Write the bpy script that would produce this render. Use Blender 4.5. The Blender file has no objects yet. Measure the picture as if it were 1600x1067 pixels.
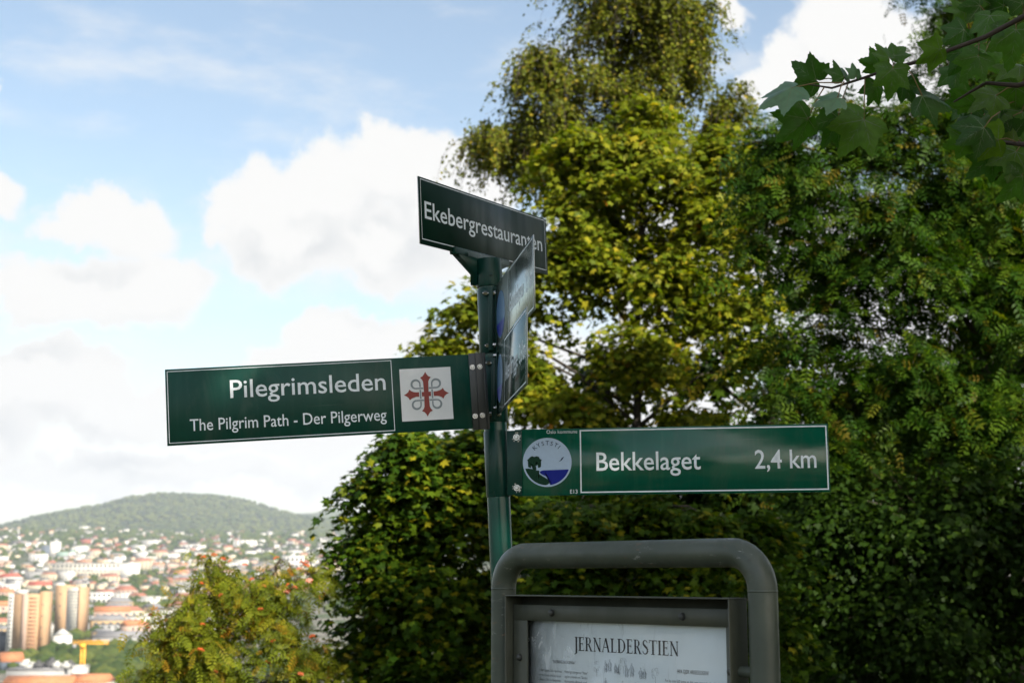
import bpy, bmesh, math, random
import numpy as np
from mathutils import Vector, Matrix

# ------------------------------------------------------------------ camera
scene = bpy.context.scene
col = scene.collection
EYE = 1.65
FPX = 2222.2                      # 50 mm lens on a 36 mm sensor, in photograph pixels
PITCH = math.atan(366.5 / FPX)
cd = bpy.data.cameras.new('camera')
cam = bpy.data.objects.new('camera', cd)
col.objects.link(cam)
cam.location = (0, 0, EYE)
cam.rotation_euler = (math.pi / 2 + PITCH, 0, 0)
cd.lens = 50
cd.sensor_width = 36
cd.clip_start = 0.05
cd.clip_end = 60000
cd.dof.use_dof = True
cd.dof.focus_distance = 3.62
cd.dof.aperture_fstop = 5.9
cd.dof.aperture_blades = 9
scene.camera = cam
scene.render.engine = 'CYCLES'
cy = scene.cycles
cy.use_denoising = True
cy.max_bounces = 7
cy.diffuse_bounces = 3
cy.glossy_bounces = 3
cy.transmission_bounces = 4
cy.transparent_max_bounces = 8
cy.volume_bounces = 0
cy.sample_clamp_indirect = 6
cy.use_adaptive_sampling = True
cy.adaptive_threshold = 0.015
scene.view_settings.view_transform = 'Standard'
scene.view_settings.look = 'None'
scene.view_settings.gamma = 1
scene.view_settings.exposure = 1.42
scene.view_settings.use_curve_mapping = False


def at(px, py, Y):
    """world point seen at photograph pixel (px, py), Y metres in front of the camera"""
    dx = (px - 800) / FPX
    dz = (533.5 - py) / FPX
    v = Vector((dx, math.cos(PITCH) - dz * math.sin(PITCH), math.sin(PITCH) + dz * math.cos(PITCH)))
    return Vector((0, 0, EYE)) + v * (Y / v.y)


# ------------------------------------------------------------------ sun and sky
SUN = Vector((0.50, -0.64, 0.58)).normalized()      # towards the sun: behind the camera, to the right
SUN_EL = math.asin(SUN.z)
SUN_AZ = math.atan2(SUN.x, SUN.y)
sd = bpy.data.lights.new('sun', 'SUN')
sd.energy = 5.0
sd.angle = math.radians(0.53)
sd.color = (1.0, 0.93, 0.80)
sun = bpy.data.objects.new('sun', sd)
col.objects.link(sun)
sun.rotation_euler = SUN.to_track_quat('Z', 'Y').to_euler()
sun.location = SUN * 60

world = bpy.data.worlds.new('World')
scene.world = world
world.use_nodes = True


class NT:
    """small helper to write node trees"""
    def __init__(s, tree):
        s.t = tree
        s.n = tree.nodes
        s.l = tree.links

    def new(s, kind, **kw):
        nd = s.n.new(kind)
        for k, v in kw.items():
            setattr(nd, k, v)
        return nd

    def put(s, sock, v):
        if isinstance(v, bpy.types.NodeSocket):
            s.l.new(v, sock)
        elif v is not None:
            sock.default_value = v

    def math(s, op, a, b=None, c=None, clamp=False):
        nd = s.new('ShaderNodeMath', operation=op, use_clamp=clamp)
        for i, v in enumerate((a, b, c)):
            s.put(nd.inputs[i], v)
        return nd.outputs[0]

    def vec(s, op, a, b=None, c=None, out=0):
        nd = s.new('ShaderNodeVectorMath', operation=op)
        for i, v in enumerate((a, b, c)):
            if v is not None:
                s.put(nd.inputs[i], v)
        return nd.outputs[out]

    def mix(s, f, a, b, kind='RGBA', blend='MIX'):
        nd = s.new('ShaderNodeMix', data_type=kind, blend_type=blend)
        i = {'RGBA': (0, 6, 7, 2), 'FLOAT': (0, 2, 3, 0), 'VECTOR': (0, 4, 5, 1)}[kind]
        s.put(nd.inputs[i[0]], f)
        s.put(nd.inputs[i[1]], a)
        s.put(nd.inputs[i[2]], b)
        return nd.outputs[i[3]]

    def noise(s, vec, scale, detail=3, rough=0.5, color=False, dist=0.0):
        nd = s.new('ShaderNodeTexNoise')
        if vec is not None:
            s.put(nd.inputs['Vector'], vec)
        nd.inputs['Scale'].default_value = scale
        nd.inputs['Detail'].default_value = detail
        nd.inputs['Roughness'].default_value = rough
        nd.inputs['Distortion'].default_value = dist
        return nd.outputs['Color' if color else 'Fac']

    def smooth(s, x, lo, hi, a=0.0, b=1.0, kind='SMOOTHSTEP'):
        nd = s.new('ShaderNodeMapRange', interpolation_type=kind)
        s.put(nd.inputs[0], x)
        for i, v in zip((1, 2, 3, 4), (lo, hi, a, b)):
            nd.inputs[i].default_value = v
        return nd.outputs[0]

    def ramp(s, fac, stops, interp='LINEAR'):
        nd = s.new('ShaderNodeValToRGB')
        cr = nd.color_ramp
        cr.interpolation = interp
        while len(cr.elements) < len(stops):
            cr.elements.new(0.5)
        for e, (p, c) in zip(cr.elements, stops):
            e.position = p
            e.color = (*c, 1) if len(c) == 3 else c
        s.put(nd.inputs[0], fac)
        return nd.outputs[0]


def dirn(px, py):
    return (at(px, py, 1.0) - Vector((0, 0, EYE))).normalized()


# cumulus banks of this sky: direction, half-width and half-height as angles (photograph pixels / focal length)
CLOUDS = [(625, 262, 105, 80), (520, 310, 110, 95), (405, 320, 95, 85), (470, 385, 130, 75), (610, 395, 130, 80), (710, 330, 110, 130),
          (230, 445, 120, 78), (95, 465, 130, 70), (165, 345, 120, 52, .95), (-15, 300, 60, 50, .95), (290, 420, 70, 50),
          (545, 545, 115, 52), (620, 530, 80, 40), (430, 575, 70, 40),
          (70, 595, 150, 62), (200, 640, 190, 60), (-60, 660, 150, 80), (430, 672, 240, 40, .9), (250, 735, 420, 50, .8), (640, 740, 260, 60, .9),
          (-5, 145, 22, 22),
          (1235, 115, 95, 70), (1330, 75, 120, 90), (1440, 110, 130, 110), (1150, 15, 60, 34, .7),
          (1230, 430, 300, 150), (900, 620, 300, 130), (1500, 520, 260, 170), (1000, 330, 160, 90), (1150, 720, 700, 80)]
blobs = []
for x, y, a, b, *st in CLOUDS:
    blobs.append((dirn(x, y), a / FPX, b / FPX, st[0] if st else 1.0))
rc = random.Random(5)
for i in range(26):                                   # the same kind of cumulus all round the rest of the sky
    az = rc.uniform(0.45, 2 * math.pi - 0.45)
    el = rc.uniform(0.05, 1.2) ** 1.2
    s_ = rc.uniform(0.13, 0.28)
    blobs.append((Vector((math.sin(az) * math.cos(el), math.cos(az) * math.cos(el), math.sin(el))), s_, s_ * rc.uniform(0.4, 0.8), 1.0))

gt = bpy.data.node_groups.new('cloud_field', 'ShaderNodeTree')
gt.interface.new_socket('Vector', in_out='INPUT', socket_type='NodeSocketVector')
gt.interface.new_socket('Field', in_out='OUTPUT', socket_type='NodeSocketFloat')
g = NT(gt)
gi = g.new('NodeGroupInput')
go = g.new('NodeGroupOutput')
v = gi.outputs[0]
n1 = g.vec('SUBTRACT', g.noise(v, 15, 8, 0.60, color=True), (0.5, 0.5, 0.5))
vd = g.vec('MULTIPLY_ADD', n1, (0.080, 0.080, 0.080), v)
cur = None
for c, a, b, st in blobs:
    S = Vector((1 / a, 1 / a, 1 / b))
    q = g.vec('MULTIPLY_ADD', vd, tuple(S), (-c.x * S.x, -c.y * S.y, -c.z * S.z))
    ln = g.vec('LENGTH', q, out=1)
    if st < 1:
        ln = g.math('ADD', ln, 1 - st)
    cur = ln if cur is None else g.math('SMOOTH_MIN', cur, ln, 0.18)
fine = g.noise(v, 60, 5, 0.65)
f_ = g.math('SUBTRACT', 1.0, cur)
f_ = g.math('MULTIPLY_ADD', g.math('SUBTRACT', fine, 0.5), 0.35, f_)
g.l.new(f_, go.inputs[0])

w = NT(world.node_tree)
for nd in list(w.n):
    w.n.remove(nd)
wo = w.new('ShaderNodeOutputWorld')
bg = w.new('ShaderNodeBackground')
sky = w.new('ShaderNodeTexSky', sky_type='NISHITA', sun_disc=False, sun_elevation=SUN_EL, sun_rotation=SUN_AZ, altitude=100.0,
            air_density=1.0, dust_density=1.6, ozone_density=1.2)
tc = w.new('ShaderNodeTexCoord')
D = tc.outputs['Generated']
g1 = w.new('ShaderNodeGroup', node_tree=gt)
w.put(g1.inputs[0], D)
up = w.vec('ADD', D, (0.012, -0.012, 0.032))
g2 = w.new('ShaderNodeGroup', node_tree=gt)
w.put(g2.inputs[0], up)
F1, F2 = g1.outputs[0], g2.outputs[0]
mask = w.smooth(F1, -0.05, 0.26)
wisp = w.smooth(w.noise(w.vec('MULTIPLY', D, (3.0, 3.0, 9.0)), 2.2, 6, 0.6), 0.46, 0.74, 0.0, 0.60)
mask = w.math('MAXIMUM', mask, wisp)
sep = w.new('ShaderNodeSeparateXYZ')
w.put(sep.inputs[0], D)
low = w.smooth(sep.outputs[2], 0.0, 0.14, 0.45, 0.0)
mask = w.math('MAXIMUM', mask, low, clamp=True)
relief = w.smooth(w.math('SUBTRACT', F2, F1), -0.40, 0.40, 1.0, 0.0)
depth = w.smooth(F1, 0.1, 0.75, 0.0, 1.0)
shade = w.mix(depth, 1.0, w.smooth(relief, 0.0, 0.9, 0.42, 1.0), kind='FLOAT')
cloudc = w.mix(shade, (2.5, 2.64, 2.82, 1), (4.1, 4.06, 4.0, 1))
skyc = w.mix(1.0, sky.outputs[0], (1.06, 0.98, 0.86, 1), blend='MULTIPLY')
w.put(bg.inputs['Color'], w.mix(mask, skyc, cloudc))
bg.inputs['Strength'].default_value = 0.088
w.l.new(bg.outputs[0], wo.inputs['Surface'])
world.cycles.sampling_method = 'MANUAL'
world.cycles.sample_map_resolution = 512


# ------------------------------------------------------------------ materials
def mat(name, color, rough=0.6, metal=0.0, spec=0.5, var=0.0, scale=8.0, bump=0.0, bscale=60.0, c2=None, coat=0.0):
    m = bpy.data.materials.new(name)
    m.use_nodes = True
    t = NT(m.node_tree)
    b = t.n['Principled BSDF']
    b.inputs['Roughness'].default_value = rough
    b.inputs['Metallic'].default_value = metal
    b.inputs['Specular IOR Level'].default_value = spec
    b.inputs['Coat Weight'].default_value = coat
    o = t.new('ShaderNodeTexCoord').outputs['Object']
    cc = (*color, 1)
    if var or c2:
        n = t.noise(o, scale, 5, 0.6)
        c2 = c2 or tuple(max(0, x * (1 - var)) for x in color)
        t.put(b.inputs['Base Color'], t.mix(t.smooth(n, 0.35, 0.68), cc, (*c2, 1)))
    else:
        b.inputs['Base Color'].default_value = cc
    if bump:
        bn = t.new('ShaderNodeBump')
        bn.inputs['Strength'].default_value = bump
        bn.inputs['Distance'].default_value = 0.002
        t.put(bn.inputs['Height'], t.noise(o, bscale, 3))
        t.l.new(bn.outputs[0], b.inputs['Normal'])
    return m


def leafmat(name, stops, transl=0.4, rough=0.45, tcol=(1.25, 1.35, 0.35), spec=0.06):
    """leaf: colour differs from leaf to leaf, some light passes through"""
    m = bpy.data.materials.new(name)
    m.use_nodes = True
    t = NT(m.node_tree)
    b = t.n['Principled BSDF']
    out = t.n['Material Output']
    a = t.new('ShaderNodeAttribute', attribute_name='tint').outputs['Fac']
    oi = t.new('ShaderNodeObjectInfo').outputs['Random']
    f = t.math('FRACT', t.math('ADD', a, oi))
    c = t.ramp(f, stops)
    pos = t.new('ShaderNodeNewGeometry').outputs['Position']
    n = t.noise(pos, 60, 3)
    c = t.mix(t.smooth(n, 0.3, 0.75, 0.0, 0.3), c, (0.02, 0.035, 0.006, 1))
    t.put(b.inputs['Base Color'], c)
    b.inputs['Roughness'].default_value = rough
    b.inputs['Specular IOR Level'].default_value = spec
    tr = t.new('ShaderNodeBsdfTranslucent')
    t.put(tr.inputs[0], t.mix(1.0, c, (*tcol, 1), blend='MULTIPLY'))
    mx = t.new('ShaderNodeMixShader')
    mx.inputs[0].default_value = transl
    t.l.new(b.outputs[0], mx.inputs[1])
    t.l.new(tr.outputs[0], mx.inputs[2])
    t.l.new(mx.outputs[0], out.inputs['Surface'])
    return m


M = {}
M['bark'] = mat('bark', (0.045, 0.037, 0.028), 0.9, var=0.55, scale=14, bump=0.8, bscale=40)
M['birch_bark'] = mat('birch_bark', (0.42, 0.40, 0.36), 0.8, c2=(0.05, 0.045, 0.04), scale=6, bump=0.4)
M['twig'] = mat('twig', (0.05, 0.035, 0.025), 0.8, var=0.4)
G = lambda r, g_, b: (r, g_, b)
M['leaf_birch'] = leafmat('leaf_birch', [(0, G(.080, .102, .012)), (.5, G(.122, .136, .014)), (.85, G(.17, .162, .016)), (1, G(.24, .18, .02))], 0.35)
M['leaf_norway'] = leafmat('leaf_norway', [(0, G(.065, .105, .008)), (.5, G(.125, .155, .010)), (.78, G(.21, .215, .014)), (.90, G(.30, .26, .02)), (.97, G(.36, .27, .02)), (1, G(.34, .13, .015))], 0.42)
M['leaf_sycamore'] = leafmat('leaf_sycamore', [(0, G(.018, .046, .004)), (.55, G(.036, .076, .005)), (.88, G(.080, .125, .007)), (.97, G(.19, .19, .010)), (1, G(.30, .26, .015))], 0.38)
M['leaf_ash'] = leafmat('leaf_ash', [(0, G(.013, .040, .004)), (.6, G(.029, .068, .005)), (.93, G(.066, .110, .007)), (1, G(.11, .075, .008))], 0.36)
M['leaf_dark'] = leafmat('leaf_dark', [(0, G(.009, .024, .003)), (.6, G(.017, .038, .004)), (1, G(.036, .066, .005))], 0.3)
M['leaf_rowan'] = leafmat('leaf_rowan', [(0, G(.09, .12, .012)), (.45, G(.14, .17, .014)), (.8, G(.20, .21, .016)), (.95, G(.28, .22, .018)), (1, G(.32, .12, .015))], 0.42)
M['leaf_near'] = leafmat('leaf_near', [(0, G(.028, .085, .016)), (.4, G(.045, .125, .020)), (.75, G(.07, .165, .022)), (1, G(.10, .18, .02))], 0.45, 0.42, spec=0.28)
M['vein'] = mat('vein', (0.11, 0.17, 0.065), 0.5)
M['petiole'] = mat('petiole', (0.20, 0.12, 0.04), 0.5)
M['berry'] = mat('berry', (0.40, 0.075, 0.015), 0.4)


# ------------------------------------------------------------------ object helpers
def link(o, parent=None):
    col.objects.link(o)
    if parent is not None:
        o.parent = parent
    return o


def empty(name, loc=(0, 0, 0), rot=None):
    o = bpy.data.objects.new(name, None)
    o.empty_display_size = 0.1
    link(o)
    o.location = loc
    if rot is not None:
        o.rotation_euler = rot
    return o


def tag(o, label=None, cat=None, group=None, kind=None):
    for k, v in (('label', label), ('category', cat), ('group', group), ('kind', kind or 'thing')):
        if v:
            o[k] = v
    return o


def npmesh(name, verts, loops, starts, mats, midx=None, tint=None, smooth=False):
    """mesh from flat numpy arrays; tint is stored per face"""
    me = bpy.data.meshes.new(name)
    nv, nl, nf = len(verts), len(loops), len(starts)
    me.vertices.add(nv)
    me.vertices.foreach_set('co', np.asarray(verts, np.float32).ravel())
    me.loops.add(nl)
    me.loops.foreach_set('vertex_index', np.asarray(loops, np.int32))
    me.polygons.add(nf)
    me.polygons.foreach_set('loop_start', np.asarray(starts, np.int32))
    if midx is not None:
        me.polygons.foreach_set('material_index', np.asarray(midx, np.int32))
    if smooth:
        me.polygons.foreach_set('use_smooth', np.ones(nf, bool))
    for m in (mats if isinstance(mats, (list, tuple)) else [mats]):
        me.materials.append(m)
    me.update(calc_edges=True)
    if tint is not None:
        at_ = me.attributes.new('tint', 'FLOAT', 'FACE')
        at_.data.foreach_set('value', np.asarray(tint, np.float32))
    return me


def pymesh(name, verts, faces, mats, midx=None, smooth=False):
    loops = [i for f in faces for i in f]
    starts, k = [], 0
    for f in faces:
        starts.append(k)
        k += len(f)
    return npmesh(name, verts, loops, starts, mats, midx, None, smooth)


def mobj(name, me, parent=None):
    return link(bpy.data.objects.new(name, me), parent)


class MB:
    """collects simple solids into one mesh"""
    def __init__(s):
        s.v, s.f, s.m, s.sm = [], [], [], []

    def add(s, verts, faces, mi=0):
        k = len(s.v)
        s.v += [tuple(p) for p in verts]
        s.f += [tuple(i + k for i in f) for f in faces]
        s.m += [mi] * len(faces)
        return s

    def box(s, a, b, mi=0):
        (x0, y0, z0), (x1, y1, z1) = a, b
        vs = [(x0, y0, z0), (x1, y0, z0), (x1, y1, z0), (x0, y1, z0), (x0, y0, z1), (x1, y0, z1), (x1, y1, z1), (x0, y1, z1)]
        return s.add(vs, [(0, 3, 2, 1), (4, 5, 6, 7), (0, 1, 5, 4), (1, 2, 6, 5), (2, 3, 7, 6), (3, 0, 4, 7)], mi)

    def tube(s, pts, radii, n=8, mi=0, caps=True):
        pts = [Vector(p) for p in pts]
        if not isinstance(radii, (list, tuple)):
            radii = [radii] * len(pts)
        k = len(s.v)
        ref = None
        for i, p in enumerate(pts):
            d = (pts[min(i + 1, len(pts) - 1)] - pts[max(i - 1, 0)]).normalized()
            if ref is None:
                ref = d.orthogonal().normalized()
            ref = (ref - d * ref.dot(d)).normalized()
            w_ = d.cross(ref)
            for j in range(n):
                a = 2 * math.pi * j / n
                s.v.append(tuple(p + (ref * math.cos(a) + w_ * math.sin(a)) * radii[i]))
        for i in range(len(pts) - 1):
            for j in range(n):
                a, b = k + i * n + j, k + i * n + (j + 1) % n
                s.f.append((a, b, b + n, a + n))
                s.m.append(mi)
        if caps:
            s.f.append(tuple(k + j for j in reversed(range(n))))
            s.f.append(tuple(k + (len(pts) - 1) * n + j for j in range(n)))
            s.m += [mi, mi]
        return s

    def build(s, name, mats, parent=None, smooth=False, bevel=0.0, seg=2, auto=False):
        me = pymesh(name, s.v, s.f, mats, s.m, smooth)
        if bevel:
            bm = bmesh.new()
            bm.from_mesh(me)
            bmesh.ops.bevel(bm, geom=bm.edges[:], offset=bevel, segments=seg, affect='EDGES', profile=0.5)
            bm.to_mesh(me)
            bm.free()
        if auto:
            me.polygons.foreach_set('use_smooth', np.ones(len(me.polygons), bool))
            me.set_sharp_from_angle(angle=math.radians(38))
        return mobj(name, me, parent)


# ------------------------------------------------------------------ ground
PROF_D = [0, 6, 12, 30, 100, 300, 700, 1000, 1500, 2000, 2700, 3500, 4500, 5500]
PROF_Z = [0, 0, -1.8, -9, -36, -58, -62, -62, -50, -35, 1, 52, 107, 165]
RIDGE_PX = [-3000, -600, -200, 0, 60, 130, 160, 200, 250, 340, 380, 420, 470, 520, 600, 800, 1100, 1600, 4000]
RIDGE_Y1 = [800, 815, 832, 826, 813, 801, 796, 783, 777, 778, 785, 798, 808, 814, 818, 812, 806, 800, 805]
RIDGE_Y2 = [800, 820, 835, 838, 835, 832, 830, 825, 822, 820, 815, 806, 803, 800, 806, 800, 806, 800, 805]


def hashn(x, y, s):
    return np.sin(x * 1.7 * s + 3 * np.sin(y * 1.3 * s)) * np.cos(y * 1.9 * s + 2.2 * np.sin(x * 0.9 * s))


def ground_z(x, y):
    x = np.asarray(x, float)
    y = np.asarray(y, float)
    d = np.hypot(x, y)
    z = np.interp(d, PROF_D, PROF_Z)
    yy = np.maximum(y, 0.05 * d + 1e-6)
    px = 800 + FPX * x / yy * 1.005
    e1 = (900 - np.interp(px, RIDGE_PX, RIDGE_Y1)) / FPX
    e2 = (900 - np.interp(px, RIDGE_PX, RIDGE_Y2)) / FPX
    rough = hashn(x, y, 1 / 420.) * 12 + hashn(x, y, 1 / 170.) * 6 + hashn(x, y, 1 / 70.) * 3 - 14
    h1, h2 = e1 * 7500, e2 * 10500 + 8
    t = np.clip((d - 5500) / 2000, 0, 1)
    z1 = 165 + (h1 - 165) * (t * t * (3 - 2 * t)) + rough * t
    t2 = np.clip((d - 7500) / 1200, 0, 1)
    t3 = np.clip((d - 8700) / 1800, 0, 1)
    z2 = h1 + (np.minimum(h1, h2 * 0.8) - 40 - h1) * t2
    z2 = z2 + (h2 - (np.minimum(h1, h2 * 0.8) - 40)) * (t3 * t3 * (3 - 2 * t3)) + rough
    t4 = np.clip((d - 10500) / 1500, 0, 1)
    z2 = z2 - t4 * 120
    z = np.where(d > 7500, z2, np.where(d > 5500, z1, z))
    c = np.clip((y / np.maximum(d, 1e-6) + 0.25) / 0.55, 0, 1)       # the drop lies ahead; behind the camera the hilltop goes on level
    return z * (c * c * (3 - 2 * c)) + np.where(d < 5, hashn(x, y, 1.1) * 0.015, 0)


def gz(x, y):
    return float(ground_z(x, y))


AZ = np.radians(np.concatenate([np.arange(-180, -26, 4), np.arange(-26, 26, 0.2), np.arange(26, 180, 4)]))
RD = np.concatenate([[0.6], np.geomspace(1.2, 900, 42), np.linspace(1000, 5400, 36), np.linspace(5500, 12000, 110)])
A_, R_ = np.meshgrid(AZ, RD)
X_, Y_ = R_ * np.sin(A_), R_ * np.cos(A_)
Z_ = ground_z(X_, Y_)
V_ = np.stack([X_, Y_, Z_], -1).reshape(-1, 3)
na, nr = len(AZ), len(RD)
ii = np.arange(nr - 1)[:, None] * na
jj = np.arange(na)[None, :]
j2 = (jj + 1) % na
Q = np.stack([ii + jj, ii + j2, ii + na + j2, ii + na + jj], -1).reshape(-1, 4)[:, ::-1]
V_ = np.vstack([V_, [[0, 0, 0.0]]])
tri = np.stack([np.full(na, len(V_) - 1), (np.arange(na) + 1) % na, np.arange(na)], -1)[:, ::-1]
loops = np.concatenate([Q.ravel(), tri.ravel()])
starts = np.concatenate([np.arange(len(Q)) * 4, len(Q) * 4 + np.arange(len(tri)) * 3])
gm = bpy.data.materials.new('ground')
gm.use_nodes = True
t = NT(gm.node_tree)
b = t.n['Principled BSDF']
P = t.new('ShaderNodeNewGeometry').outputs['Position']
dist = t.vec('LENGTH', P, out=1)
near = t.mix(t.smooth(t.noise(P, 3.0, 6), 0.4, 0.65), (0.05, 0.065, 0.022, 1), (0.10, 0.075, 0.045, 1))
town = t.mix(t.smooth(t.noise(P, 0.02, 5), 0.42, 0.6), (0.16, 0.15, 0.13, 1), (0.05, 0.075, 0.03, 1))
town = t.mix(t.smooth(dist, 2600, 4200), town, (0.03, 0.05, 0.02, 1))
wood = t.mix(t.smooth(t.noise(P, 0.0030, 5), 0.42, 0.56), (0.070, 0.092, 0.030, 1), (0.010, 0.024, 0.018, 1))  # broad dark patches in the wood colour stand in for cloud shadows
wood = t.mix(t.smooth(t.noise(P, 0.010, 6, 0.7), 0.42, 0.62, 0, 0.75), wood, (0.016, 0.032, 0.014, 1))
cgr = t.mix(t.smooth(dist, 60, 500), near, town)
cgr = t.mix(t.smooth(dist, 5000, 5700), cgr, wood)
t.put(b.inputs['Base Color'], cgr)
b.inputs['Roughness'].default_value = 0.95
b.inputs['Specular IOR Level'].default_value = 0.1
bn = t.new('ShaderNodeBump')
bn.inputs['Strength'].default_value = 0.9
bn.inputs['Distance'].default_value = 30
t.put(bn.inputs['Height'], t.noise(P, 0.03, 5, 0.7))
t.l.new(bn.outputs[0], b.inputs['Normal'])
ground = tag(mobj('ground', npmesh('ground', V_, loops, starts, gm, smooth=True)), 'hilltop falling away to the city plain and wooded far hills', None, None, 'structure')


# ------------------------------------------------------------------ leaves
def fan(outline, fold=0.18, droop=0.12):
    """leaf blade: outline points around the stalk joint at the origin, tip on +Y"""
    vs = [(0, 0, 0)] + [(x, y, -fold * abs(x) - droop * y * y) for x, y in outline]
    fs = [(0, i, i + 1) for i in range(1, len(outline))]
    return np.array(vs, float), fs


def polar(pts):
    half = [(r * math.sin(math.radians(a)), r * math.cos(math.radians(a))) for a, r in pts]
    left = [(-x, y) for x, y in reversed(half[1:])]
    return [(x, y) for x, y in (left + half)][::-1]


MAPLE = fan(polar([(0, 1), (24, .52), (46, .90), (74, .46), (104, .60), (150, .24)]))
rhomb = lambda L, W, x=0, y=0, a=0.0, z=0.0: [(x + px * math.cos(a) + py * math.sin(a), y - px * math.sin(a) + py * math.cos(a), z - zz)
                                              for px, py, zz in ((0, 0, 0), (W / 2, L * .45, .05 * L), (0, L, .12 * L), (-W / 2, L * .45, .05 * L))]
BIRCH = (np.array(rhomb(1, .75)), [(0, 1, 2), (0, 2, 3)])


def pinnate(n, L, W):
    vs, fs = [], []
    for i in range(n):
        y = .22 + .66 * i / (n - 1)
        for s in (-1, 1):
            k = len(vs)
            vs += rhomb(L * (1 - .25 * abs(i / (n - 1) - .4)), W, 0, y, s * 1.05, -.25 * y * y)
            fs += [(k, k + 1, k + 2), (k, k + 2, k + 3)]
    k = len(vs)
    vs += rhomb(L, W, 0, .88, 0, -.2)
    fs += [(k, k + 1, k + 2), (k, k + 2, k + 3)]
    vs = np.array(vs, float)
    k = len(vs)
    rach = np.array([(-.008, 0, 0), (.008, 0, 0), (.006, .5, -.0625), (-.006, .5, -.0625), (.004, .9, -.2), (-.004, .9, -.2)])
    fs += [(k, k + 1, k + 2), (k, k + 2, k + 3), (k + 3, k + 2, k + 4), (k + 3, k + 4, k + 5)]
    return np.vstack([vs, rach]), fs


ASH = pinnate(4, .36, .13)
ROWAN = pinnate(5, .30, .10)


def frames(rng, n, up, out, jit, axis_out=0.8, axis_down=0.35):
    """rotation matrices for leaves: normals near up+out, tips pointing outwards and down"""
    N = np.asarray(up, float) + out + rng.normal(0, jit, (n, 3))
    N /= np.linalg.norm(N, axis=1, keepdims=True)
    A = out * axis_out + rng.normal(0, 0.7, (n, 3)) + np.array([0, 0, -axis_down])
    A -= N * np.sum(A * N, 1, keepdims=True)
    A /= np.linalg.norm(A, axis=1, keepdims=True) + 1e-9
    X = np.cross(A, N)
    return np.stack([X, A, N], -1)          # columns x, y, z


def leaves_mesh(name, leaf, pos, R, size, tint, material):
    lv, lf = leaf
    n, k = len(pos), len(lv)
    V = np.einsum('nij,kj->nki', R, lv) * size[:, None, None] + pos[:, None, :]
    F = np.array(lf, np.int32)
    L = (F[None] + (np.arange(n, dtype=np.int32) * k)[:, None, None]).reshape(-1)
    S = np.arange(n * len(lf), dtype=np.int32) * 3
    return npmesh(name, V.reshape(-1, 3), L, S, material, None, np.repeat(tint, len(lf)))


def in_frame(p):
    x, y, z = p[:, 0], p[:, 1], p[:, 2] - EYE
    d = y * math.cos(PITCH) + z * math.sin(PITCH)
    u = -y * math.sin(PITCH) + z * math.cos(PITCH)
    px, py = 800 + FPX * x / d, 533.5 - FPX * u / d
    return (d > 1) & (px > 0) & (px < 1600) & (py > 0) & (py < 1067), px, py, d


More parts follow.
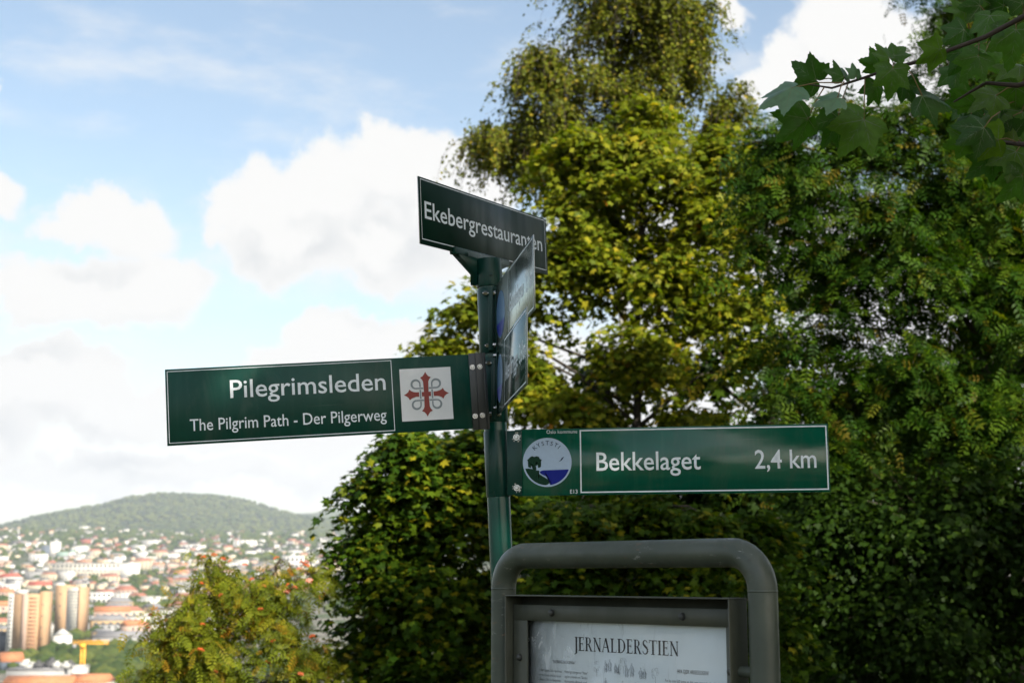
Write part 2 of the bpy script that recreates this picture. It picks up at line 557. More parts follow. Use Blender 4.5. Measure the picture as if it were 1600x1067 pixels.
def make_tree(name, label, base, crowns, leaf, leafm, size, per, seed, cat='tree', group=None, n_obj=0, barkm='bark', trunk_r=0.12,
              weep=False, spread=0.30, flat=0.45, jit=0.45, pos_world=False, up_w=0.75, out_w=0.6, shell=0.5, cf=1.0, bough=6.0):
    """base: (x, y) of the stem; crowns: (px, py, Y, rx, rz, ry, clumps) with rx, rz in photograph pixels, ry in metres,
    or world (x, y, z, rx, rz, ry, clumps) with pos_world"""
    rng = np.random.default_rng(seed)
    bz = gz(*base)
    root = tag(empty(name, (base[0], base[1], bz)), label, cat, group)
    O = Vector((base[0], base[1], bz))
    C = []
    for c in crowns:
        if pos_world:
            C.append((Vector(c[:3]) - O, c[3], c[5], c[4], c[6]))
        else:
            k = c[2] / FPX
            C.append((at(c[0], c[1], c[2]) - O, c[3] * k, c[5], c[4] * k, c[6]))
    zs = [c[0].z for c in C]
    ztop = max(zs)
    cenx = sum(c[0].x for c in C) / len(C)
    ceny = sum(c[0].y for c in C) / len(C)
    topc = max(C, key=lambda c: c[0].z)[0]
    tp, tr = [], []
    for i in range(9):
        s = i / 8
        x = (cenx * (1 - s) + topc.x * s) * min(1, s * 1.4) + rng.normal(0, 0.03) * (i > 0) * (1 + ztop * .03)
        y = (ceny * (1 - s) + topc.y * s) * min(1, s * 1.4) + rng.normal(0, 0.03) * (i > 0)
        tp.append(Vector((x, y, s * ztop - 0.15 * (i == 0))))
        tr.append(trunk_r * (1.25 if i == 0 else 1 - 0.85 * s))
    MB().tube(tp, tr, 9).build('trunk', M[barkm], root, smooth=True)
    twig = MB()
    P_, OUT = [], []
    for (c, rx, ry, rz, ncl) in C:
        ncl = int(ncl * cf)
        zt = max(0.12 * ztop, c.z - rz * 0.9 - 0.25 * math.hypot(c.x - cenx, c.y - ceny))
        s = min(0.98, max(0.05, zt / max(ztop, .1)))
        k = min(7, int(s * 8))
        st = tp[k].lerp(tp[k + 1], s * 8 - k)
        r0 = trunk_r * (1 - 0.85 * s) * 0.6
        mid = st.lerp(c, 0.5) + Vector(rng.normal(0, 0.06, 3)) + Vector((0, 0, 0.1 * (c - st).length))
        if (c - st).length > 0.15:
            MB().tube([st, st.lerp(mid, .55), mid, mid.lerp(c, .6), c], [r0, r0 * .8, r0 * .62, r0 * .48, r0 * .3], 6).build('limb', M['bark'], root, smooth=True)
        nb = max(5, int(ncl / bough))
        bd = rng.normal(0, 1, (nb, 3)) + np.array([0, -0.15, 0.25])
        bd /= np.linalg.norm(bd, axis=1, keepdims=True)
        bl = rng.uniform(0.6, 1.28, nb)                       # boughs of uneven length: ragged outline, gaps between
        bi = rng.integers(0, nb, ncl)
        d = bd[bi] + rng.normal(0, 0.17, (ncl, 3))
        d /= np.linalg.norm(d, axis=1, keepdims=True)
        rad = bl[bi] * (0.30 + 0.70 * rng.random(ncl) ** 0.75)
        for q_ in range(nb):
            e_ = Vector(bd[q_] * bl[q_] * np.array([rx, ry, rz]) * 0.92)
            a = max(0.010, r0 * 0.28)
            twig.tube([Vector(c), Vector(c) + e_ * .5 + Vector((0, 0, .04)), Vector(c) + e_], [a, a * .6, a * .2], 4, caps=False)
        off = d * rad[:, None] * np.array([rx, ry, rz])
        cl = np.array(c) + off
        for q, o in zip(cl, off):
            m_ = Vector(c).lerp(Vector(q), .72) + Vector(rng.normal(0, 0.03, 3))
            a = max(0.004, r0 * 0.10)
            twig.tube([Vector(c).lerp(Vector(q), .45), m_, Vector(q)], [a, a * .7, a * .3], 3, caps=False)
        if weep:
            for q, dd in zip(cl, d):
                for s_ in range(3):
                    n = int(per * rng.uniform(.6, 1.4))
                    ln = rng.uniform(.25, .95) * spread
                    tt = np.sort(rng.random(n))
                    x0 = rng.normal(0, 0.12, 3)
                    dr = np.array([dd[0] * .5 + rng.normal(0, .25), dd[1] * .5 + rng.normal(0, .25), 0.25])
                    ps = q + x0 + dr * (tt * ln)[:, None] + np.array([0, 0, -1.25]) * (ln * tt ** 2)[:, None] + rng.normal(0, 0.035, (n, 3))
                    P_.append(ps)
                    if n > 2 and s_ < 2:
                        twig.tube([ps[0], ps[n // 2], ps[-1]], [.005, .004, .002], 3, caps=False)
                    OUT.append(np.tile(dd * [1, 1, .2], (n, 1)))
        else:
            n = per
            loc = rng.normal(0, 1, (ncl, n, 3)) * np.array([spread, spread, spread * flat]) * rng.uniform(.5, 1.45, (ncl, 1, 1))
            # flattened sprays that hang a little on their outer side
            loc[:, :, 2] -= 0.35 * (loc[:, :, 0] ** 2 + loc[:, :, 1] ** 2) / max(spread, .05)
            P_.append((cl[:, None, :] + loc).reshape(-1, 3))
            od = d[:, None, :] + loc / spread * 0.45
            OUT.append(od.reshape(-1, 3))
    twig.build('twigs', M['twig'], root, smooth=True)['kind'] = 'stuff'
    pos = np.vstack(P_)
    out = np.vstack(OUT)
    out /= np.linalg.norm(out, axis=1, keepdims=True) + 1e-9
    n = len(pos)
    R = frames(rng, n, np.array([0, 0, up_w]), out * out_w, jit, axis_down=0.9 if weep else 0.4)
    size_ = size * rng.uniform(0.5, 1.3, n)
    tint = np.clip(rng.beta(2, 2, n), 0.01, 0.99)
    keep = np.ones(n, bool)
    if n_obj:
        vis, px, py, dep = in_frame(pos + np.array(O))
        idx = np.where(vis)[0]
        idx = idx[np.argsort(dep[idx] - 3 * size_[idx])][:n_obj]
        keep[idx] = False
        lv, lf = leaf
        lm = npmesh(name + '_leaf', lv, np.array(lf).ravel(), np.arange(len(lf)) * 3, leafm, None, np.zeros(len(lf)))
        for i in idx:
            o = bpy.data.objects.new('leaf', lm)
            mm = Matrix([[*(R[i][r] * size_[i]), pos[i][r]] for r in range(3)] + [[0, 0, 0, 1]])
            link(o, root)
            o.matrix_local = mm
    cr = mobj('crown', leaves_mesh(name + '_crown', leaf, pos[keep], R[keep], size_[keep], tint[keep], leafm), root)
    cr['kind'] = 'stuff'
    return root, C, O


# --- trees in view
make_tree('birch_tree', 'tall weeping birch with small olive leaves rising out of the top edge', (2.1, 25),
          [(985, 40, 25, 115, 80, 1.5, 110), (960, -60, 25, 100, 80, 1.4, 80), (845, 115, 25, 45, 40, .9, 40), (900, 160, 25, 110, 80, 1.4, 95),
           (1050, 80, 25, 62, 85, 1.0, 65), (775, 215, 25, 38, 30, .7, 34), (850, 225, 25, 85, 60, 1.2, 70), (1140, 190, 25, 38, 70, .8, 45),
           (1000, 240, 25, 130, 80, 1.5, 90), (1090, 40, 25, 40, 60, .7, 30)],
          BIRCH, M['leaf_birch'], 0.078, 26, 11, cf=1.75, bough=7, barkm='birch_bark', trunk_r=0.17, weep=True, spread=1.0)
make_tree('norway_maple_tree', 'sunlit yellow-green maple behind the signpost, in front of the weeping birch', (1.2, 17),
          [(965, 225, 17, 80, 55, .7, 50), (875, 255, 17, 50, 55, .6, 34), (1120, 265, 17, 55, 60, .6, 36), (1010, 175, 17, 40, 30, .4, 18), (1050, 290, 17, 100, 75, .9, 70), (915, 330, 17, 100, 75, .9, 75), (1010, 410, 17, 140, 90, 1.0, 100),
           (850, 430, 17, 90, 80, .9, 70), (735, 490, 17, 60, 45, .6, 40), (685, 545, 17, 45, 28, .5, 28), (1120, 360, 17, 80, 80, .8, 50), (1150, 480, 17, 80, 55, .7, 34), (1190, 570, 17, 80, 50, .7, 28),
           (840, 560, 17, 110, 80, .9, 80), (1000, 560, 17, 130, 80, .9, 50), (905, 660, 17, 130, 60, .9, 70), (1090, 650, 17, 90, 50, .7, 24)],
          MAPLE, M['leaf_norway'], 0.074, 70, 12, n_obj=300, trunk_r=0.11, spread=0.22, flat=.20, cf=.69, up_w=.9, out_w=.5, jit=.42)
make_tree('sycamore_tree', 'dark green sycamore left of the post, below the long left-hand sign', (-0.9, 11.5),
          [(700, 720, 11.5, 75, 55, .5, 60), (635, 735, 11.5, 50, 40, .45, 45), (590, 755, 11.5, 22, 30, .3, 24), (575, 840, 11.5, 26, 14, .25, 16), (650, 695, 11.5, 60, 30, .35, 34), (740, 720, 11.5, 45, 45, .4, 30), (640, 820, 11.5, 80, 65, .5, 70),
           (735, 830, 11.5, 60, 85, .5, 55), (600, 870, 11.5, 32, 34, .35, 30), (635, 930, 11.5, 62, 64, .5, 70), (700, 950, 11.5, 100, 80, .6, 80),
           (590, 1000, 11.5, 40, 56, .4, 40), (670, 1060, 11.5, 105, 60, .6, 80), (760, 1030, 11.5, 50, 70, .5, 45), (830, 780, 11.5, 50, 60, .5, 45)],
          MAPLE, M['leaf_sycamore'], 0.058, 84, 13, n_obj=300, trunk_r=0.10, spread=0.17, flat=.17, cf=.60, up_w=1.0, out_w=.45, jit=.4)
make_tree('young_maple_tree', 'mid-green young maple right behind the information board', (1.3, 10.5),
          [(880, 900, 10.5, 80, 60, .5, 60), (960, 850, 10.5, 90, 60, .5, 60), (1060, 870, 10.5, 90, 60, .5, 60), (1150, 830, 10.5, 80, 70, .5, 55),
           (900, 800, 10.5, 80, 50, .5, 45), (1040, 790, 10.5, 90, 50, .5, 50), (1000, 950, 10.5, 160, 60, .6, 80), (1180, 950, 10.5, 80, 80, .5, 50),
           (1000, 1060, 10.5, 220, 70, .7, 90)],
          MAPLE, M['leaf_sycamore'], 0.052, 84, 14, n_obj=300, trunk_r=0.07, spread=0.16, flat=.17, cf=.50, up_w=1.0, out_w=.45, jit=.4)
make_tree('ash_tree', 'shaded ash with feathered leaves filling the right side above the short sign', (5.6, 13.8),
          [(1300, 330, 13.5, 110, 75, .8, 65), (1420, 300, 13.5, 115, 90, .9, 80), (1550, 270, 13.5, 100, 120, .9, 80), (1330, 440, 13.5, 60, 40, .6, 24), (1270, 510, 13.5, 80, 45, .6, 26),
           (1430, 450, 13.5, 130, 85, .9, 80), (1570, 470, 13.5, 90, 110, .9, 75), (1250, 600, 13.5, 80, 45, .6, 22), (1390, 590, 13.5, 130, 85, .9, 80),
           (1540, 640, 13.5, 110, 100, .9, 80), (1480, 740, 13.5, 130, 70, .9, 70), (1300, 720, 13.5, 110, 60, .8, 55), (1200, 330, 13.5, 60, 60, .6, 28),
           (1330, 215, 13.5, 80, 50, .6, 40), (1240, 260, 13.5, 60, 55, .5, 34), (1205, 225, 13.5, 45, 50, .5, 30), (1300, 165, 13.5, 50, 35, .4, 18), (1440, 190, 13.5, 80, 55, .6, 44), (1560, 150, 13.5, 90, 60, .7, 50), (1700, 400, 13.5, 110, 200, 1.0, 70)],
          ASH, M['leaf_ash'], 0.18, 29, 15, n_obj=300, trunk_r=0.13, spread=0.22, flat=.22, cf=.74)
make_tree('tall_ash_tree', 'tall ash whose top shows above the maple branch in the upper right corner', (8.0, 21),
          [(1490, 50, 21, 55, 60, .9, 60), (1560, 110, 21, 80, 90, 1.0, 80), (1600, 10, 21, 90, 80, 1.0, 70), (1330, 230, 21, 70, 50, .8, 40), (1660, 200, 21, 110, 140, 1.2, 60), (1500, -70, 21, 70, 60, .9, 34)],
          ASH, M['leaf_ash'], 0.22, 20, 16, trunk_r=0.16, spread=0.26)
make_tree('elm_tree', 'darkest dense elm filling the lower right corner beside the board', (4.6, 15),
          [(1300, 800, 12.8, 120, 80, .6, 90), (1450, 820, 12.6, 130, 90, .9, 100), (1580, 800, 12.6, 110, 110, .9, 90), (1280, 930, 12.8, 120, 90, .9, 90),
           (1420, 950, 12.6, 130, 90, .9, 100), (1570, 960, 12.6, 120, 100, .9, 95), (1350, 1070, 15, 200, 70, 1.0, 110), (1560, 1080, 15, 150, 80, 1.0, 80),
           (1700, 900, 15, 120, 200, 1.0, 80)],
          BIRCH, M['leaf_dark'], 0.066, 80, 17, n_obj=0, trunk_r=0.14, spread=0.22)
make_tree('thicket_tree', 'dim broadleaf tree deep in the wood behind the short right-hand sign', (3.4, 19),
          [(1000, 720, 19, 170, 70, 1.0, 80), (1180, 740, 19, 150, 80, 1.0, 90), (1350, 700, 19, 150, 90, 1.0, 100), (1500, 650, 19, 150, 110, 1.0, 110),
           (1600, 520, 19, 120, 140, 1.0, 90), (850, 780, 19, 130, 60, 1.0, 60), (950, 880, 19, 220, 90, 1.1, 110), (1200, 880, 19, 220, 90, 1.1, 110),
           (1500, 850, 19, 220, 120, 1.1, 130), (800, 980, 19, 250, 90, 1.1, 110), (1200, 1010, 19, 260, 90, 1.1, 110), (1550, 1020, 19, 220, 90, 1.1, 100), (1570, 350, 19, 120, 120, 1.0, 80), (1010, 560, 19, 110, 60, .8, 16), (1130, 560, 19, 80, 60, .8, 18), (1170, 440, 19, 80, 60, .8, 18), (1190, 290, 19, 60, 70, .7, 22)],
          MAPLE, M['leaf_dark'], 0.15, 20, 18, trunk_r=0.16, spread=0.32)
rt, RC, RO = make_tree('rowan_tree', 'rowan with orange berries in front of the city, lower left', (-2.7, 11.0),
          [(300, 960, 11, 55, 50, .4, 55), (350, 905, 11, 55, 40, .4, 50), (400, 930, 11, 55, 45, .4, 48), (270, 1030, 11, 60, 45, .4, 50),
           (350, 1010, 11, 70, 55, .45, 60), (440, 960, 11, 50, 60, .4, 45), (470, 1030, 11, 60, 50, .45, 50), (400, 1070, 11, 100, 40, .5, 55), (490, 900, 11, 25, 26, .3, 14), (260, 975, 11, 26, 22, .25, 14), (330, 880, 11, 22, 16, .2, 12), (430, 885, 11, 20, 18, .2, 12), (230, 1060, 11, 40, 25, .3, 22)],
          ROWAN, M['leaf_rowan'], 0.125, 12, 19, cf=.75, n_obj=300, trunk_r=0.07, spread=0.11)
# rowan berry clusters hang at the outside of the crown
rb = random.Random(3)
bm_ = bmesh.new()
for i in range(16):
    a = i * 2.4
    r = 0.028 * math.sqrt(i / 16)
    bmesh.ops.create_icosphere(bm_, subdivisions=1, radius=0.0065, matrix=Matrix.Translation((r * math.cos(a), r * math.sin(a), 0.01 - r * r * 18 + rb.uniform(-.004, .004))))
bme = bpy.data.meshes.new('berry_cluster')
bm_.to_mesh(bme)
bm_.free()
bme.materials.append(M['berry'])
for i in range(46):
    c, rx, ry, rz, n = rb.choice(RC)
    a, e = rb.uniform(math.pi, 2 * math.pi), rb.uniform(-.3, .9)
    o = mobj('berry_cluster', bme, rt)
    o.location = c + Vector((rx * math.cos(a) * math.cos(e) * 1.05, ry * math.sin(a) * 1.1, rz * math.sin(e) * 1.05))
    o.rotation_euler = (rb.uniform(-.6, .6), rb.uniform(-.6, .6), rb.uniform(0, 6))
    o.scale = [rb.uniform(.55, .95)] * 3

# --- trees standing behind and to the right of the camera; they keep the signs and the right-hand wood in shade
make_tree('lime_tree', 'big lime behind the camera that keeps the signs in shade', (9.5, -4.5),
          [(9.5, -4.5, 8.5, 4.0, 3.0, 3.6, 150), (7.0, -3.6, 6.4, 2.6, 1.9, 2.4, 60), (12, -2, 7.5, 2.8, 2.6, 2.6, 60)],
          MAPLE, M['leaf_sycamore'], 0.24, 26, 31, group='trees out of frame on the right', pos_world=True, trunk_r=0.3, spread=0.5)
make_tree('lime_tree', 'tall lime standing right of the camera, beyond the frame', (14, 3.5),
          [(14, 3.5, 9.5, 4.5, 3.6, 4.0, 80), (12, 2.0, 7, 3, 2.4, 3, 60), (16, 6, 8, 3.4, 3, 3.2, 40), (17, 1, 11, 3, 3, 3, 30)],
          MAPLE, M['leaf_sycamore'], 0.26, 26, 32, group='trees out of frame on the right', pos_world=True, trunk_r=0.34, spread=0.55)

make_tree('lime_tree', 'low lime at the far side of the clearing behind the camera', (-0.5, -21),
          [(-0.5, -21, 4.4, 3.4, 2.2, 2.6, 100), (-4.2, -21, 2.6, 2.6, 1.9, 2.2, 70), (2.4, -20, 2.4, 2.0, 1.8, 2.0, 60)],
          MAPLE, M['leaf_sycamore'], 0.24, 26, 34, group='trees out of frame on the right', pos_world=True, trunk_r=0.26, spread=0.5)
make_tree('lime_tree', 'low-branched lime filling the right behind the board', (6.5, 5.5),
          [(7.5, 5.5, 2.6, 2.2, 2.0, 2.0, 110), (7.6, 5.2, 5.0, 2.4, 1.8, 1.9, 100), (6.2, 2.6, 2.0, 1.6, 1.5, 1.5, 70)],
          MAPLE, M['leaf_sycamore'], 0.20, 26, 36, group='trees out of frame on the right', pos_world=True, trunk_r=0.2, spread=0.4)
make_tree('lime_tree', 'lime beside the near maple, its crown high above the frame', (8.6, 0.6),
          [(8.6, 0.8, 10.2, 2.9, 2.6, 2.4, 70), (8.2, 0.2, 8.0, 2.2, 1.6, 2.0, 40), (9.5, 1.4, 12.4, 1.8, 1.4, 1.8, 20)],
          MAPLE, M['leaf_sycamore'], 0.22, 26, 33, group='trees out of frame on the right', pos_world=True, trunk_r=0.2, spread=0.4)

# ------------------------------------------------------------------ overhanging maple branch, near the camera
near = tag(empty('overhanging_maple_tree', (4.6, 1.8, gz(4.6, 1.8))), 'near maple reaching a branch of large toothed leaves into the upper right', 'tree')
NO = Vector(near.location)
MB().tube([(0, 0, -.1), (.03, -.02, 1.2), (-.06, .03, 2.4), (.02, -.1, 3.6), (.1, -.3, 5.0)], [.16, .13, .115, .10, .06], 12).build('trunk', M['bark'], near, smooth=True)
bp = [NO + Vector((-.06, .03, 2.5)), at(1900, -60, 2.75), at(1720, -18, 2.8), at(1600, 26, 2.9), at(1540, 58, 2.95), at(1480, 80, 3.0), at(1430, 98, 3.0), at(1390, 108, 3.02), at(1350, 122, 3.05), at(1300, 138, 3.05), at(1262, 132, 3.02)]
MB().tube([p - NO for p in bp], [.05, .03, .014, .0062, .0056, .0050, .0045, .0040, .0034, .0026, .0016], 8).build('limb', M['twig'], near, smooth=True)
bp2 = [NO + Vector((0, 0, 2.2)), at(1800, 60, 2.9), at(1660, 118, 3.0), at(1590, 134, 3.05), at(1540, 130, 3.1), at(1490, 160, 3.1)]
MB().tube([p - NO for p in bp2], [.04, .02, .009, .006, .0045, .002], 7).build('limb', M['twig'], near, smooth=True)
bp3 = [NO + Vector((.02, 0, 2.0)), at(1820, 190, 2.9), at(1680, 220, 3.05), at(1600, 226, 3.1), at(1560, 222, 3.15), at(1500, 232, 3.15)]
MB().tube([p - NO for p in bp3], [.035, .02, .009, .006, .0045, .002], 7).build('limb', M['twig'], near, smooth=True)

TEETH = [(0, 1), (5, .90), (7, .91), (12, .76), (15, .76), (20, .66), (25, .62), (29, .66), (33, .70), (36, .71), (41, .84), (44, .84), (47, .93), (51, .80), (54, .80), (60, .68), (63, .67),
         (72, .57), (79, .57), (84, .60), (90, .56), (96, .64), (100, .66), (104, .60), (112, .55), (116, .50), (128, .40), (150, .26), (168, .12)]
out_pts = polar(TEETH)
def near_leaf_mesh(FO, DR, WA, PH, blade):
    zf = lambda x, y: -FO * abs(x) - DR * y * y + WA * math.sin(5 * math.atan2(x, y + .15) + PH) * math.hypot(x, y)
    lv_, lf_, midx = [(0, 0, 0)], [], []
    rings = (.35, .7, 1.0)
    n_ = len(out_pts)
    for r_ in rings:
        for x, y in out_pts:
            lv_.append((x * r_, y * r_, zf(x * r_, y * r_)))
    for i in range(n_ - 1):
        lf_.append((0, 1 + i, 2 + i))
        for k in (0, 1):
            a, b_ = 1 + k * n_ + i, 1 + (k + 1) * n_ + i
            lf_.append((a, b_, b_ + 1, a + 1))
    midx = [0] * len(lf_)
    near_veins(lv_, lf_, midx, zf)
    me = pymesh('maple_leaf', lv_, lf_, [blade, M['vein']], midx)
    me.attributes.new('tint', 'FLOAT', 'FACE')
    return me


def near_veins(lv_, lf_, midx, zf):
  if True:
    for a, r in ((0, .93), (47, .84), (-47, .84), (101, .58), (-101, .58)):     # raised main veins, on both faces
        A = math.radians(a)
        dv = Vector((math.sin(A), math.cos(A)))
        px_ = Vector((dv.y, -dv.x))
        for side in (1, -1):
            k = len(lv_)
            for s, wd in ((0.0, .011), (.5, .007), (1.0, .002)):
                for e in (-1, 1):
                    x, y = dv * r * s + px_ * wd * e
                    lv_.append((x, y, zf(x, y) + side * .006))
            for i in (0, 2):
                lf_.append((k + i, k + i + 1, k + i + 3, k + i + 2))
                midx.append(1)
        for s, b_ in ((.3, .7), (.5, .7), (.68, .6), (.3, -.7), (.5, -.7), (.68, -.6)):        # side veins
            st_ = dv * r * s
            A2 = A + b_
            en = st_ + Vector((math.sin(A2), math.cos(A2))) * r * .24
            pe = Vector((math.cos(A2), -math.sin(A2))) * .003
            for side in (1, -1):
                k = len(lv_)
                for q in (st_ - pe, st_ + pe, en + pe * .4, en - pe * .4):
                    lv_.append((q.x, q.y, zf(q.x, q.y) + side * .005))
                lf_.append((k, k + 1, k + 2, k + 3))
                midx.append(1)


M['leaf_skylit'] = leafmat('leaf_skylit', [(0, G(.09, .20, .10)), (1, G(.12, .24, .12))], 0.3, 0.32, spec=0.6)  # sky light on a few upturned leaves, painted as a paler green
LEAVES = [near_leaf_mesh(.22, .20, .05, .4, M['leaf_near']), near_leaf_mesh(.42, .30, .07, 2.0, M['leaf_near']), near_leaf_mesh(.10, .42, .09, 4.0, M['leaf_near']), near_leaf_mesh(.22, .22, .05, 1.0, M['leaf_skylit'])]
rl = random.Random(8)


def near_leaf_at(j, b, ang, size, tilt=0.35, roll=0.0, Y=3.0, fore=0.0, pale=False):
    """j: stalk joint pixel, b: where the stalk leaves the twig, ang: direction of the tip in the picture (degrees, 0 right, 90 up)"""
    J = at(j[0], j[1], Y)
    a = math.radians(ang)
    A = Vector((math.cos(a), fore, math.sin(a))).normalized()
    N = Vector((roll * 1.5 + rl.uniform(-.25, .25), -1, tilt * 1.5 + rl.uniform(-.25, .25)))
    N = (N - A * N.dot(A)).normalized()
    X = A.cross(N)
    o = mobj('leaf', LEAVES[3] if pale else LEAVES[rl.randrange(3)], near)
    s = size * .82 * Y / FPX
    mx_ = Matrix([[X[i] * s, A[i] * s, N[i] * s, J[i] - NO[i]] for i in range(3)] + [[0, 0, 0, 1]])
    o.matrix_local = mx_
    if b:
        B = at(b[0], b[1], Y + .02)
        inv = mx_.inverted()
        p0, p1 = inv @ (B - NO), Vector((0, 0, 0))
        pm = p0.lerp(p1, .5) + inv.to_3x3() @ Vector((0, 0, .006))
        MB().tube([p0, pm, p1], [.0016 / s, .0013 / s, .0012 / s], 5).build('petiole', M['petiole'], o, smooth=True)


cr = lambda x, y: (1100 + x / 3.2, y / 3.2)
NL = [((440, 440), (690, 415), 205, 80, .55, -.1, 2.95), ((668, 490), (700, 410), 190, 54, .5, .1, 2.97), ((560, 400), (690, 412), 150, 62, -.3, -.3, 3.08),
      ((520, 595), (600, 440), 222, 76, -.45, .3, 3.02), ((800, 600), (805, 390), 236, 82, -.4, -.3, 3.03), ((668, 590), (720, 420), 248, 72, -.5, .5, 3.08),
      ((945, 345), (945, 325), 268, 60, .2, .1, 2.98), ((700, 385), (705, 400), 108, 44, -.5, .7, 3.05), ((925, 290), (950, 325), 122, 42, .1, .3, 3.0),
      ((950, 280), (955, 325), 48, 40, .2, -.4, 3.02), ((760, 380), (765, 400), 96, 30, .4, .2, 3.04), ((1180, 250), (1190, 262), 215, 56, -.5, .2, 2.98),
      ((1300, 150), (1330, 200), 212, 52, .3, .5, 3.05), ((1430, 80), (1440, 160), 245, 62, .5, -.5, 3.0), ((1372, 282), (1380, 190), 238, 58, -.5, -.4, 3.02),
      ((1560, 150), (1560, 95), 262, 78, .1, .1, 2.98), ((1092, 482), (1010, 330), 345, 70, .3, .1, 3.04), ((880, 330), (900, 335), 170, 44, -.6, 0, 3.06),
      ((860, 430), (860, 380), 252, 46, -.6, .4, 3.08), ((1000, 420), (990, 335), 290, 46, -.4, -.5, 3.08)]
for i, (j, b, a_, s, ti, ro, Y) in enumerate(NL):
    near_leaf_at(cr(*j), cr(*b), a_, s, ti, ro, Y, 0.0, i in (0, 1, 10))
NL2 = [((1460, 480), (1570, 430), 200, 60), ((1560, 440), (1600, 430), 230, 70), ((1400, 640), (1480, 560), 210, 66), ((1470, 700), (1560, 710), 190, 64), ((1540, 690), (1590, 720), 160, 66),
       ((1560, 760), (1600, 730), 250, 72), ((1440, 780), (1490, 740), 225, 62), ((1320, 700), (1480, 735), 195, 52), ((1590, 560), (1620, 450), 215, 72), ((1350, 520), (1450, 470), 190, 50),
       ((1500, 30), (1560, 60), 150, 60), ((1440, 25), (1480, 120), 200, 58), ((1380, 30), (1430, 110), 190, 50), ((1590, 20), (1600, 80), 120, 60), ((1580, 330), (1600, 420), 160, 60), ((1300, 60), (1330, 160), 170, 40),
       ((1590, 880), (1620, 740), 240, 66), ((1510, 620), (1590, 560), 175, 58)]
for j, b, a_, s in NL2:
    near_leaf_at(cr(*j), cr(*b), a_, s, rl.uniform(-.5, .5), rl.uniform(-.5, .5), rl.uniform(3.05, 3.3), rl.uniform(-.4, .4))
for i in range(34):                                  # the dense right-hand part of the spray
    x_, y_ = rl.uniform(1330, 1610), rl.uniform(60, 250)
    if x_ < 1600 - (250 - y_) * 1.3 or (y_ < 150 and x_ < 1480):
        continue
    near_leaf_at((x_, y_), (x_ + rl.uniform(10, 50), y_ - rl.uniform(5, 30)), rl.uniform(170, 280), rl.uniform(40, 62), rl.uniform(-.8, .8), rl.uniform(-.8, .8), rl.uniform(3.2, 3.7), rl.uniform(-.5, .5))
# the crown of this maple, overhead and behind
rng = np.random.default_rng(77)
cp, cn = [], 150
d = rng.normal(0, 1, (cn, 3))
d /= np.linalg.norm(d, axis=1, keepdims=True)
cc = np.array([4.4, -0.9, 6.6]) + d * (rng.random(cn) ** .5)[:, None] * np.array([2.9, 2.3, 1.9])
pp = (cc[:, None, :] + rng.normal(0, 1, (cn, 26, 3)) * np.array([.3, .3, .13])).reshape(-1, 3)
oo = np.repeat(d, 26, 0)
Rr = frames(rng, len(pp), np.array([0, 0, .8]), oo * .5, .45)
tw = MB()
for i in range(6):
    a = i * 1.05
    MB().tube([(.0, -.1, 3.4 + .2 * i), (1.0 * math.cos(a), -.9 + .8 * math.sin(a), 4.6 + .2 * i), (2.2 * math.cos(a), -1.6 + 1.6 * math.sin(a), 5.8 + .3 * i)], [.06, .045, .015], 7).build('limb', M['bark'], near, smooth=True)
mobj('crown', leaves_mesh('near_crown', MAPLE, pp - np.array(NO), Rr, .17 * rng.uniform(.7, 1.2, len(pp)), rng.random(len(pp)), M['leaf_sycamore']), near)['kind'] = 'stuff'

# ------------------------------------------------------------------ the city below
WALL = {k: mat('wall_' + k, c, 0.85, var=0.12, scale=0.15) for k, c in {
    'white': (.47, .46, .44), 'cream': (.38, .33, .24), 'ochre': (.30, .21, .11), 'pink': (.34, .24, .19), 'grey': (.25, .25, .25), 'red': (.24, .07, .04),
    'orange': (.34, .215, .12), 'brick': (.22, .09, .05), 'slate': (.07, .09, .12), 'pale': (.40, .38, .33)}.items()}
ROOF = {k: mat('roof_' + k, c, 0.8, var=0.25, scale=0.3) for k, c in {
    'tile': (.26, .10, .065), 'orange': (.36, .14, .06), 'dark': (.05, .05, .055), 'grey': (.16, .16, .17), 'copper': (.20, .28, .24), 'light': (.36, .36, .35), 'red': (.32, .07, .045)}.items()}
M['pane'] = mat('pane', (.05, .06, .07), 0.15, spec=0.6)
M['crane'] = mat('crane_yellow', (.75, .36, .02), 0.5)
_dd = np.linspace(700, 5480, 900)
_yy = 900 - (np.interp(_dd, PROF_D, PROF_Z) - EYE) / _dd * FPX


def city_d(py):
    return float(np.interp(-py, -_yy, _dd))


def roof_faces(mb, w, d, h, rh, kind, mi, over=0.3):
    x, y = w / 2 + over, d / 2 + over
    if kind == 'gable':
        vs = [(-x, -y, h), (x, -y, h), (x, y, h), (-x, y, h), (-x, 0, h + rh), (x, 0, h + rh)]
        fs = [(0, 1, 5, 4), (2, 3, 4, 5), (3, 0, 4), (1, 2, 5), (3, 2, 1, 0)]
    elif kind == 'hip':
        k = min(w, d) / 2 * .8
        vs = [(-x, -y, h), (x, -y, h), (x, y, h), (-x, y, h), (-x + k, 0, h + rh), (x - k, 0, h + rh)]
        fs = [(0, 1, 5, 4), (2, 3, 4, 5), (3, 0, 4), (1, 2, 5), (3, 2, 1, 0)]
    else:
        return mb.box((-x, -y, h), (x, y, h + rh), mi)
    return mb.add(vs, fs, mi)


def place(px, d):
    x = at(px, 950, d).x
    return x, d, gz(x, d)


